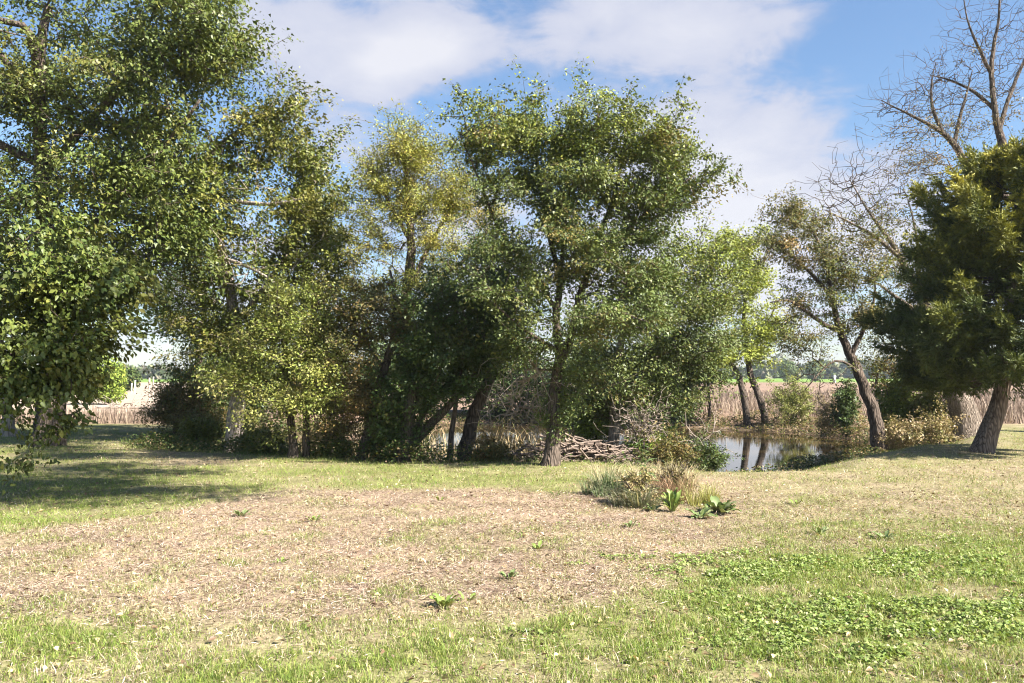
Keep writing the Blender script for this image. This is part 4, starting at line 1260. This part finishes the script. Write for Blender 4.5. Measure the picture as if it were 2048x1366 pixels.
branch('fallen_branch', 'pale dead branch reaching left from the elm trunk over the water', [(1100, 835, .6), (1065, 818, .5), (1020, 812, .4), (985, 808, .5)], 15.6, 130, .04, [(1045, 800, 60, 40, .4, .6, 34), (1075, 850, 35, 35, .4, .4, 20), (1085, 790, 25, 25, .4, .3, 10), (1010, 845, 40, 35, .4, .4, 18)])
branch('fallen_branch', 'grey dead branch hanging in the shade above the pond left of the elm', [(1105, 740, .3), (1070, 735, .1), (1050, 705, .1), (1040, 715, 0)], 15.4, 131, .022, [(1060, 740, 45, 55, 0, .5, 30), (1020, 775, 45, 45, .2, .5, 26)])
branch('fallen_branch', 'dark log lying along the bank left of the stick pile', [(1075, 905, .2), (1055, 890, .2), (1030, 908, .1), (985, 918, 0), (930, 922, -.1)], 16.8, 132, .05, [(1050, 890, 20, 12, .2, .3, 3)], M_BARK)
branch('fallen_branch', 'bare twig spray sticking up from the mound at the near pond edge', [(1375, 915, 0), (1395, 890, .1), (1425, 868, .2), (1450, 855, .2)], 17, 133, .02, [(1420, 870, 40, 20, .2, .4, 12), (1370, 880, 25, 20, 0, .3, 8)])
branch('fallen_branch', 'pale bleached branches lying across the pale stubble field far left', [(190, 822, 0), (240, 816, 0), (300, 818, 0), (345, 820, 1)], 44, 134, .12, [(250, 812, 60, 12, 0, 2, 16)], M_TWIG_PALE, M_TWIG_PALE, .012)


def tub():
    c = ground_at(1908, 872)
    c = G(c[0], c[1] - .1)
    root = empty('black_tub', c)
    tag(root, 'black plastic tub lying on the grass at the foot of the furrowed trunk', 'tub')
    n = 20
    prof = [(0, 0), (.10, 0), (.13, .01), (.155, .25), (.175, .255), (.175, .275), (.15, .275), (.12, .03), (0, .03)]
    th = np.arange(n) / n * 2 * math.pi
    rings = np.array([[[r * math.cos(t), r * math.sin(t), h] for t in th] for r, h in prof])
    v = rings.reshape(-1, 3)
    # lying on its side, tilted to the right
    a = math.radians(78)
    R = np.array([[math.cos(a), 0, math.sin(a)], [0, 1, 0], [-math.sin(a), 0, math.cos(a)]])
    v = v @ R.T
    v[:, 2] -= v[:, 2].min()
    i, j = np.meshgrid(np.arange(len(prof) - 1), np.arange(n), indexing='ij')
    q = np.stack([i * n + j, i * n + (j + 1) % n, (i + 1) * n + (j + 1) % n, (i + 1) * n + j], -1).reshape(-1, 4)
    mesh_from('tub_body', v, [q], M_BLACK, parent=root)
    t = np.linspace(0, math.pi, 14)
    p = np.stack([.16 + .12 * np.sin(t), .17 * np.cos(t), .14 + .10 * np.sin(t)], 1)
    v, f = tube_geo(p, np.full(14, .006), 6)
    mesh_from('handle', v, f, M_WHITE, parent=root)


tub()

# ------------------------------------------------------------------ plants in the weed clump and on the lawn


def rosette(name, label, x, y, n, L, W, rise, palette, seed, group=None, cat='plant'):
    rng = np.random.default_rng(seed)
    base = G(x, y)
    root = empty(name, base)
    tag(root, label, cat, group)
    # one arching leaf in each of three shapes, shared by the copies
    protos = []
    for k in range(3):
        m = 7
        t = np.linspace(0, 1, m)
        r_ = rise * rng.uniform(.8, 1.2)
        zc = r_ * (t * 1.1 - .55 * t ** 2.2)
        xc = np.sqrt(np.maximum(1 - r_ * .55, .25)) * t
        w = np.sin(np.clip(t * .92 + .06, 0, 1) * math.pi) ** .75 * .5 * W / L
        wav = .05 * np.sin(t * 13 + k)
        v = np.concatenate([np.stack([xc, w, zc + wav + w * .35], 1), np.stack([xc, 0 * w, zc], 1), np.stack([xc, -w, zc - wav + w * .35], 1)])
        i = np.arange(m - 1)
        q = np.concatenate([np.stack([i, i + m, i + m + 1, i + 1], 1), np.stack([i + m, i + 2 * m, i + 2 * m + 1, i + m + 1], 1)])
        cc = np.array(palette[k % len(palette)])
        cl = np.tile(cc, (len(v), 1))
        cl[m:2 * m] *= 1.35
        o = mesh_from('leaf', v, [q], M_LEAF, cl)
        protos.append(o.data)
        bpy.data.objects.remove(o)
    for k in range(n):
        o = bpy.data.objects.new('leaf', protos[k % 3])
        col.objects.link(o)
        o.parent = root
        a = k * 2.39996 + rng.normal(0, .25)
        s = L * rng.uniform(.6, 1.15)
        o.rotation_euler = (rng.normal(0, .15), rng.normal(-.12, .22) - .35 * (1 - k / n) * rise, a)
        o.location = (.03 * math.cos(a), .03 * math.sin(a), .01)
        o.scale = (s, s, s)
    return root


DOCK = [(0.15, 0.20, 0.045), (0.12, 0.165, 0.04), (0.21, 0.23, 0.07)]
BROAD = [(0.13, 0.17, 0.065), (0.11, 0.145, 0.05), (0.19, 0.21, 0.10)]
g = ground_at(1345, 1024)
rosette('dock_plant', 'bright green dock plant with long upright strap leaves in front of the weed clump', g[0], g[1], 30, .30, .05, .95, DOCK, 140)
for px, py, n, L, lab, sd in [(1440, 1026, 22, .24, 'broad leaved plant spreading at the right end of the weed clump', 141), (1400, 1036, 14, .19, 'low broad leaved plant between the dock plant and the right end of the clump', 142),
                              (1306, 1022, 10, .13, 'low plant with dark leaves just left of the dock plant', 143)]:
    g = ground_at(px, py)
    rosette('broadleaf_plant', lab, g[0], g[1], n, L, L * .5, .38, BROAD, sd)
for k, (px, py, n, L, lab) in enumerate([
        (880, 1003, 6, .10, 'small pale weed alone on the dry thatch nearest the green strip'), (482, 1034, 14, .12, 'small weed at the left edge of the dry thatch'),
        (628, 1044, 10, .10, 'small dark weed in the thatch between the left weed and the centre'), (1112, 994, 6, .09, 'small weed on the reddish thatch left of the weed clump'),
        (888, 1216, 16, .13, 'bright leafy weed at the lower middle where thatch turns to grass'), (1018, 1160, 12, .10, 'narrow leaved weed in the thatch right of the bright leafy weed'),
        (1590, 1010, 8, .12, 'flat weed on the dry lawn right of the weed clump'), (1640, 1070, 10, .12, 'flat pale weed lying on the dry lawn lower right of the clump'),
        (560, 1128, 8, .07, 'tiny weed in the middle of the bare left thatch'), (1260, 1056, 9, .10, 'dark leafed weed below the left end of the weed clump'),
        (1075, 1100, 8, .09, 'small weed in the middle of the bare centre thatch'), (1770, 1080, 10, .12, 'weed on the dry lawn above the green patch at right'),
        (935, 1205, 6, .10, 'single upright weed right beside the bright leafy weed')]):
    g = ground_at(px, py)
    rosette('lawn_weed', lab, g[0], g[1], n, L, L * .36, .6, BROAD if k % 2 else DOCK, 150 + k, 'weeds scattered over the thatch')


def tuft(name, label, px, py, n, h, w, rad, bend, pal, seed, mat=None, cat='grass tuft', oval=1.0, kind=None):
    rng = np.random.default_rng(seed)
    g = ground_at(px, py)
    nc = 9
    cr, ca, ch = rad * np.sqrt(rng.random(nc)), rng.random(nc) * 6.283, rng.uniform(.45, 1.15, nc)
    w_ = rng.random(nc) + .2
    ci = rng.choice(nc, n, p=w_ / w_.sum())
    r = rad * .3 * np.sqrt(rng.random(n))
    a = rng.random(n) * 6.283
    x = g[0] + (cr[ci] * np.cos(ca[ci]) + r * np.cos(a)) * oval
    y = g[1] + cr[ci] * np.sin(ca[ci]) + r * np.sin(a)
    c = np.stack([x, y, terrain(x, y) - .005], 1)
    d = np.stack([np.cos(a), np.sin(a)], 1) + rng.normal(0, .5, (n, 2))
    hh = h * rng.uniform(.2, 1.15, n) * ch[ci]
    v, f, k = blade_geo(c, d, hh, w * rng.uniform(.7, 1.3, n), bend * rng.uniform(.3, 1.3, n), rng)
    cl = pick_colors(pal, n, rng)
    base = G(g[0], g[1])
    o = mesh_from(name, v, [f], mat or M_GRASS, np.repeat(cl, k, 0).clip(.01, .8), base=base)
    o.location = base
    tag(o, label, cat, kind=kind)
    return o


tuft('grass_tuft', 'blue green grass tuft at the left end of the weed clump', 1212, 990, 1100, .48, .009, .26, .6, [(4, (.12, .17, .07)), (2, (.20, .22, .13)), (1, (.3, .28, .17))], 170)
tuft('grass_tuft', 'drooping grey green grass hanging over the left front of the weed clump', 1262, 1012, 1100, .34, .009, .30, 1.0, [(3, (.22, .22, .14)), (2, (.13, .15, .07)), (1, (.36, .32, .22))], 171)
tuft('dry_sedge', 'reddish brown dry sedge behind the dock plant', 1335, 1000, 900, .42, .006, .26, .5, [(4, (.26, .16, .09)), (2, (.34, .24, .14)), (1, (.2, .12, .07))], 172, M_STRAW)
tuft('grass_tuft', 'wispy pale yellow grass tuft right of the brown sedge', 1400, 1008, 500, .46, .006, .24, .6, [(4, (.34, .32, .11)), (2, (.26, .28, .08))], 173)
tuft('dry_sedge', 'pale straw grass standing behind the weed clump', 1275, 970, 2000, .42, .007, .6, .5, [(4, (.46, .38, .24)), (2, (.36, .31, .16))], 174, M_STRAW, oval=1.3)


shrub('leafy_weed', 'scruffy tan and green leafy weed in the middle of the weed clump', 1275, 1010, 10.8, 40, 62, TANLEAF, 185, leaf=(.045, .026), nclump=26, per_tip=9, clump=.07, spread=.05, cat='plant', bare=10)
shrub('leafy_weed', 'thin dull green weed standing behind the brown sedge', 1345, 985, 11.6, 45, 48, BROWNGREEN, 186, leaf=(.04, .02), nclump=20, per_tip=7, clump=.07, spread=.05, cat='plant', bare=14)


def stalk():
    """tall leafy weed stalk"""
    rng = np.random.default_rng(180)
    g = ground_at(1300, 1000)
    g = G(g[0], g[1])
    root = empty('weed_stalk', g)
    tag(root, 'tall leafy weed stalk rising from the middle of the weed clump', 'plant')
    n = 12
    t = np.linspace(0, 1, n)
    p = np.stack([-.13 * t ** 1.5, .05 * t, .80 * t], 1)
    v, f = tube_geo(p, np.linspace(.009, .004, n), 6)
    mesh_from('stem', v, f, noise_material('green_stem', (.10, .14, .05), (.16, .19, .07), 10), parent=root)
    m = 5
    s = np.linspace(0, 1, m)
    w = np.sin(np.clip(s * .9 + .07, 0, 1) * math.pi) * .16
    v = np.concatenate([np.stack([s, w, .25 * s - .42 * s * s + w * .3], 1), np.stack([s, 0 * w, .25 * s - .42 * s * s], 1), np.stack([s, -w, .25 * s - .42 * s * s + w * .3], 1)])
    i = np.arange(m - 1)
    q = np.concatenate([np.stack([i, i + m, i + m + 1, i + 1], 1), np.stack([i + m, i + 2 * m, i + 2 * m + 1, i + m + 1], 1)])
    pr = mesh_from('leaf', v, [q], M_LEAF, np.tile([.11, .16, .06], (len(v), 1)))
    me = pr.data
    bpy.data.objects.remove(pr)
    for k in range(30):
        u = .15 + .85 * k / 29
        o = bpy.data.objects.new('leaf', me)
        col.objects.link(o)
        o.parent = root
        o.location = (-.13 * u ** 1.5, .05 * u, .80 * u)
        sc = .25 * (1.1 - .65 * u) * rng.uniform(.8, 1.2)
        o.scale = (sc, sc, sc)
        o.rotation_euler = (0, rng.normal(-.1, .2), k * 2.4 + rng.normal(0, .3))


stalk()


# ------------------------------------------------------------------ the lawn itself
def lawn():
    rng = np.random.default_rng(200)

    def scatter(n, d0, d1, power):
        # more blades per square metre near the house, fewer far away
        u = rng.random(n)
        k = 2 - power
        D = (d0 ** k + u * (d1 ** k - d0 ** k)) ** (1 / k)
        x = rng.uniform(-.72, .72, n) * D + rng.uniform(-.6, .6, n)
        m = lawn_mask(x, D)
        return x[m], D[m]

    V, Fc, CL, off = [], [], [], 0

    def add(v, f, cl):
        nonlocal off
        V.append(v)
        Fc.append(f + off)
        CL.append(cl)
        off += len(v)

    # living grass
    for n, d0, d1, seg, ws in ((235000, 3.8, 9.5, True, 1.0), (180000, 9.5, 27, False, 2.0)):
        x, y = scatter(n, d0, d1, 1.3)
        g, w, th = cover(x, y)
        loc = fbm(x * 6, y * 6, 210, 2)
        k = rng.random(len(x)) < np.clip(g * .9 + .13 + .2 * th, 0, 1) * (.35 + 1.1 * (loc > .42))
        x, y, g, loc = x[k], y[k], g[k], loc[k]
        n2 = len(x)
        c = np.stack([x, y, terrain(x, y) - .004], 1)
        a = rng.random(n2) * 6.283
        h = rng.uniform(.022, .06, n2) * (.75 + .7 * g) * (.7 + .7 * loc) * (1 if seg else 1.15)
        v, f, kk = blade_geo(c, np.stack([np.cos(a), np.sin(a)], 1), h, rng.uniform(.0028, .0055, n2) * ws, rng.uniform(.25, 1.2, n2), rng, seg)
        cl = pick_colors([(4, (.135, .20, .035)), (3, (.19, .245, .045)), (2, (.26, .28, .075)), (1, (.38, .34, .17))], n2, rng)
        dry = rng.random(n2) > g * 1.35
        cl[dry] = pick_colors([(3, (.38, .32, .20)), (2, (.29, .26, .13)), (1, (.50, .43, .31))], int(dry.sum()), rng)
        add(v, f, np.repeat(cl, kk, 0))
    o = mesh_from('lawn_grass', np.concatenate(V), [np.concatenate(Fc)], M_GRASS, np.concatenate(CL).clip(.01, .8))
    tag(o, 'short mown grass of the lawn, green mixed with dry blades', 'grass', kind='stuff')

    # dry cut stems lying flat
    V, Fc, CL, off = [], [], [], 0
    for n, d0, d1, ws in ((205000, 3.8, 12, 1.0), (36000, 12, 24, 1.8)):
        x, y = scatter(n, d0, d1, 1.3)
        g, w, th = cover(x, y)
        k = rng.random(len(x)) < np.clip(.18 + .85 * th, 0, 1) * (1 - .6 * w) * np.clip(.35 + 1.5 * (fbm(x * 2.2, y * 2.2, 217, 4) - .25), .2, 1)
        x, y, th = x[k], y[k], th[k]
        m = len(x)
        c = np.stack([x, y, terrain(x, y) + rng.uniform(.002, .022, m)], 1)
        ax = rng.normal(0, 1, (m, 3)) * np.array([1, .9, .30])
        nr = np.stack([rng.normal(0, .35, m), rng.normal(0, .35, m), np.ones(m)], 1)
        v, f = leaf_geo(c, ax, nr, rng.uniform(.02, .09, m) * (1 + .25 * (ws > 1)), rng.uniform(.002, .0055, m) * ws, .1)
        cl = pick_colors([(4, (.52, .415, .335)), (3, (.42, .315, .25)), (2, (.62, .53, .45)), (2, (.27, .18, .14)), (2, (.13, .085, .065))], m, rng)
        cl = cl * (.62 + .76 * fbm(x * 1.3, y * 1.3, 215, 5))[:, None]
        add(v, f, np.repeat(cl, 4, 0))
    o = mesh_from('dry_thatch', np.concatenate(V), [np.concatenate(Fc)], M_STRAW, np.concatenate(CL).clip(.02, .85))
    tag(o, 'mat of dry cut stems lying over the bare middle of the lawn', 'thatch', kind='stuff')

    # creeping broad leaved weeds
    x, y = scatter(520000, 3.9, 14, 1.2)
    g, w, th = cover(x, y)
    loc = fbm(x * 5, y * 5, 220, 2)
    k = rng.random(len(x)) < w * smooth((loc - .36) / .14) * .9
    x, y, w, loc = x[k], y[k], w[k], loc[k]
    m = len(x)
    c = np.stack([x, y, terrain(x, y) + .012 + .075 * loc * rng.random(m) * w], 1)
    ax = rng.normal(0, 1, (m, 3)) * np.array([1, 1, .45])
    nr = rng.normal(0, .45, (m, 3))
    nr[:, 2] += 1
    s = rng.uniform(.012, .040, m)
    v, f = leaf_geo(c, ax, nr, s, s * .72)
    cl = pick_colors([(4, (.19, .255, .06)), (3, (.25, .30, .095)), (2, (.13, .19, .045)), (1, (.33, .34, .16))], m, rng)
    o = mesh_from('ground_cover', v, [f], M_GRASS, np.repeat(cl, 4, 0).clip(.01, .6))
    tag(o, 'creeping broad leaved weeds making the green patch on the lower right of the lawn', 'ground cover', kind='stuff')

    # fallen leaves
    x, y = scatter(5000, 4, 24, 1.0)
    m = len(x)
    c = np.stack([x, y, terrain(x, y) + .03], 1)
    ax = rng.normal(0, 1, (m, 3)) * np.array([1, 1, .3])
    nr = rng.normal(0, .4, (m, 3))
    nr[:, 2] += 1
    s = rng.uniform(.03, .06, m)
    v, f = leaf_geo(c, ax, nr, s, s * .6, .3)
    cl = pick_colors([(3, (.34, .24, .13)), (2, (.45, .36, .2)), (2, (.16, .10, .06))], m, rng)
    o = mesh_from('fallen_leaves', v, [f], M_LEAF, np.repeat(cl, 4, 0).clip(.01, .6))
    tag(o, 'dry fallen leaves scattered over the lawn', 'leaves', kind='stuff')


lawn()


def lawn_edge():
    """uncut grass along the shaded bank and left path edge"""
    rng = np.random.default_rng(230)
    n = 90000
    x = rng.uniform(-13, 17, n)
    y = rng.uniform(13, 28, n)
    e = pond_e(x, y)
    k = (np.abs(e - (lip_e(x, y) - .04 + .07 * (fbm(x * .7, y * .7, 231) - .5) - .06 * (x > 3))) < .055 + .03 * rng.random(n)) & (rng.random(n) < .8)
    x, y = x[k], y[k]
    m = len(x)
    c = np.stack([x, y, terrain(x, y) - .01], 1)
    a = rng.random(m) * 6.283
    h = rng.uniform(.06, .20, m) * (.5 + fbm(x * 2, y * 2, 232)) * np.where(x > 3, .55, 1)
    v, f, kk = blade_geo(c, np.stack([np.cos(a), np.sin(a)], 1), h, rng.uniform(.006, .011, m), rng.uniform(.2, 1, m), rng, False)
    cl = pick_colors([(4, (.14, .19, .04)), (2, (.2, .23, .06)), (1, (.36, .31, .17))], m, rng)
    tag(mesh_from('bank_grass', v, [f], M_GRASS, np.repeat(cl, kk, 0)), 'taller uncut grass fringing the pond bank', 'grass', kind='stuff')


lawn_edge()


# ------------------------------------------------------------------ fields and far country
def field_stalks():
    rng = np.random.default_rng(240)
    for name, lab, n, xr, yr in (('dry_field_crop', 'dry brown crop standing in the field beyond the grass path on the left', 9000, (-26, -9), (28.5, 36)),
                                 ('dry_field_crop', 'dry brown crop standing in the wide field beyond the pond on the right', 42000, (3, 60), (28.5, 90))):
        u = rng.random(n)
        y = yr[0] + (yr[1] - yr[0]) * u ** 1.6
        x = rng.uniform(*xr, n)
        if xr[0] > 0:
            x = x * y / 60
        k = (pond_e(x, y) > 1.24) & (y > 28.2 + .06 * np.abs(x)) & ((x < 0) | (y > 37 - np.clip(x - 9, 0, 8)))
        x, y = x[k], y[k]
        x = np.round(x / .38 + rng.normal(0, .18, len(x))) * .38 + rng.normal(0, .05, len(x))
        m = len(x)
        c = np.stack([x, y, terrain(x, y) - .02], 1)
        a = rng.random(m) * 6.283
        v, f, kk = blade_geo(c, np.stack([np.cos(a), np.sin(a)], 1), rng.uniform(.2, .72, m) * (.55 + .8 * fbm(x * .5, y * .35, 245)), rng.uniform(.015, .05, m) * np.clip(y / 35, 1, 3), rng.uniform(.05, .5, m), rng, False)
        cl = pick_colors([(4, (.235, .175, .13)), (3, (.18, .13, .10)), (2, (.33, .26, .19)), (2, (.10, .07, .055))], m, rng)
        tag(mesh_from(name, v, [f], M_STRAW, np.repeat(cl, kk, 0).clip(.02, .8)), lab, 'crop', kind='stuff')


field_stalks()


def leaf_mass(name, label, cat, blobs, leaf, pal, seed, kind=None, trunk=None):
    """a far tree or wood: leaf clumps filling lobes (x, y, z, rx, ry, rz, n)"""
    rng = np.random.default_rng(seed)
    C, O = [], []
    for x, y, z, rx, ry, rz, n in blobs:
        d = norm(rng.normal(0, 1, (n, 3)))
        r = rng.random(n)[:, None] ** (1 / 3.2)
        C.append(np.array([x, y, z]) + d * r * np.array([rx, ry, rz]))
        O.append(d)
    C, O = np.concatenate(C), np.concatenate(O)
    n = len(C)
    ax = rng.normal(0, 1, (n, 3))
    v, f = leaf_geo(C, ax, O + rng.normal(0, .5, (n, 3)) + np.array([0, 0, .4]), leaf * rng.uniform(.6, 1.3, n), leaf * .7 * rng.uniform(.6, 1.3, n))
    v[:, 2] = np.maximum(v[:, 2], terrain(v[:, 0], v[:, 1]))
    cl = pick_colors(pal, n, rng)
    if kind:
        return tag(mesh_from(name, v, [f], M_FAR, np.repeat(cl, 4, 0).clip(.01, .6)), label, cat, kind=kind)
    b = G(blobs[0][0], blobs[0][1])
    root = empty(name, b)
    tag(root, label, cat)
    tag(mesh_from('crown', v, [f], M_FAR, np.repeat(cl, 4, 0).clip(.01, .6), parent=root, base=b), kind='stuff')
    p = np.array([b + [0, 0, -.1], b + [0, 0, blobs[0][2] * .4 + .3], [b[0] + .1, b[1], blobs[0][2] + .2]])
    p, r = catmull(p, [.16, .12, .05], .4)
    tv, tf = tube_geo(p, r, 8)
    mesh_from('trunk', tv, tf, M_BARK, parent=root, base=b)
    return root


def far_wood(name, label, az0, az1, D0, D1, top0, top1, n, seed, pal, leaf=2.0):
    rng = np.random.default_rng(seed)
    bl = []
    k = int((az1 - az0) / 14)
    for i in range(k):
        px = az0 + (az1 - az0) * (i + rng.random()) / k
        D = rng.uniform(D0, D1)
        x = (px - 1024) / F * D
        zt = 1.7 + (755 - (top0 + (top1 - top0) * rng.random())) / F * D
        z0 = float(terrain(x, D))
        h = max(zt - z0, 3)
        bl.append((x, D, z0 + h * .52, rng.uniform(.5, .9) * h * .8, h * .6, h * .52, n))
    return leaf_mass(name, label, 'wood', bl, leaf, pal, seed, kind='stuff')


FARPAL = [(4, (.10, .125, .055)), (2, (.14, .145, .07)), (2, (.16, .14, .10)), (1, (.08, .10, .05))]
far_wood('far_wood', 'grey green wooded rise along the horizon on the right', 1350, 2300, 330, 480, 712, 742, 260, 250, FARPAL, 3.2)
far_wood('far_wood', 'grey green wood along the horizon on the left', -300, 620, 260, 420, 758 - 30, 745, 220, 251, FARPAL, 2.6)
far_wood('far_wood', 'grey green wood along the horizon behind the pond trees', 620, 1350, 330, 480, 725, 745, 200, 252, FARPAL, 3.2)

x, y = P(252, 780, 95)[:2]
leaf_mass('far_tree', 'round dark green tree far beyond the end of the grass path', 'tree', [(x, y, 1.6, 1.6, 1.6, 1.5, 1500)], .35, DARKGREEN, 260)
x, y = P(214, 780, 50)[:2]
leaf_mass('willow_bush', 'light green willow bush at the left of the far path gap', 'bush', [(x, y, 1.7, 1.1, 1.2, 1.5, 2600), (x - .8, y, 1.2, 1, 1, 1.2, 1200), (x + .3, y, .7, .9, .9, .6, 700)], .17, LIME, 261)
for px, py, lab, sd in [(1440, 748, 'small round green tree in front of the far wood left of the twin trunks', 262), (1630, 750, 'small grey green tree in front of the far wood right of the twin trunks', 263),
                        (1575, 750, 'pale green tree in front of the far wood just right of the twin trunks', 264)]:
    x, y = P(px, py, 240)[:2]
    leaf_mass('far_tree', lab, 'tree', [(x, y, float(terrain(x, y)) + 3.4, 2.8, 2.8, 3.2, 1300)], .7, [(3, (.10, .14, .05)), (2, (.14, .17, .07))], sd)


def haze():
    m, nt, N, L, out = new_mat("thin_air")
    pv = N.new('ShaderNodeVolumePrincipled')
    pv.inputs['Color'].default_value = (0.80, 0.88, 1.0, 1)
    pv.inputs['Density'].default_value = 0.00028
    pv.inputs['Anisotropy'].default_value = 0.2
    L.new(pv.outputs[0], out.inputs['Volume'])
    v = np.array([[sx * 910, y, z] for z in (-4.0, 26.0) for sx, y in ((-1, -130), (1, -130), (1, 1010), (-1, 1010))], float)
    f = np.array([[3, 2, 1, 0], [4, 5, 6, 7], [0, 1, 5, 4], [1, 2, 6, 5], [2, 3, 7, 6], [3, 0, 4, 7]])
    tag(mesh_from('haze', v, [f], m), 'thin autumn haze over the fields', kind='stuff')


haze()


def post(name, label, px, py, D, h, w, mat, cat='post'):
    x, y = P(px, py, D)[:2]
    b = G(x, y)
    o = empty(name, b)
    tag(o, label, cat)
    p = np.array([[0, 0, -.2], [0, 0, h * .5], [.01, 0, h]])
    p, r = catmull(p, [w, w, w * .9], h / 4)
    v, f = tube_geo(p, r, 8)
    mesh_from('shaft', v, f, mat, parent=o)
    v, f = tube_geo(np.array([[.01, 0, h], [.01, 0, h + w * .5], [.01, 0, h + w]]), np.array([w * 1.25, w * 1.25, w * .3]), 8)
    mesh_from('cap', v, f, mat, parent=o)


post('marker_post', 'short white post far off, left of its taller white neighbour', 263, 782, 85, 1.0, .06, M_WHITE)
post('marker_post', 'taller white post far beyond the end of the grass path', 270, 782, 85, 1.3, .07, M_WHITE)
post('wooden_post', 'pale wooden post at the left edge of the bronze shrub far off', 298, 790, 60, 1.6, .07, M_POST)
post('wooden_post', 'thin pale post showing just above the bronze shrub', 306, 786, 60, 1.7, .05, M_POST)
post('marker_post', 'tiny white marker in front of the far wood on the right', 1669, 752, 220, 1.6, .35, M_WHITE)

print('leaves', N_LEAVES[0], 'objects', len(bpy.data.objects), 'tris', sum(len(p.data.polygons) * (2 if len(p.data.polygons) and p.data.polygons[0].loop_total == 4 else 1) for p in bpy.data.objects if p.type == 'MESH'))
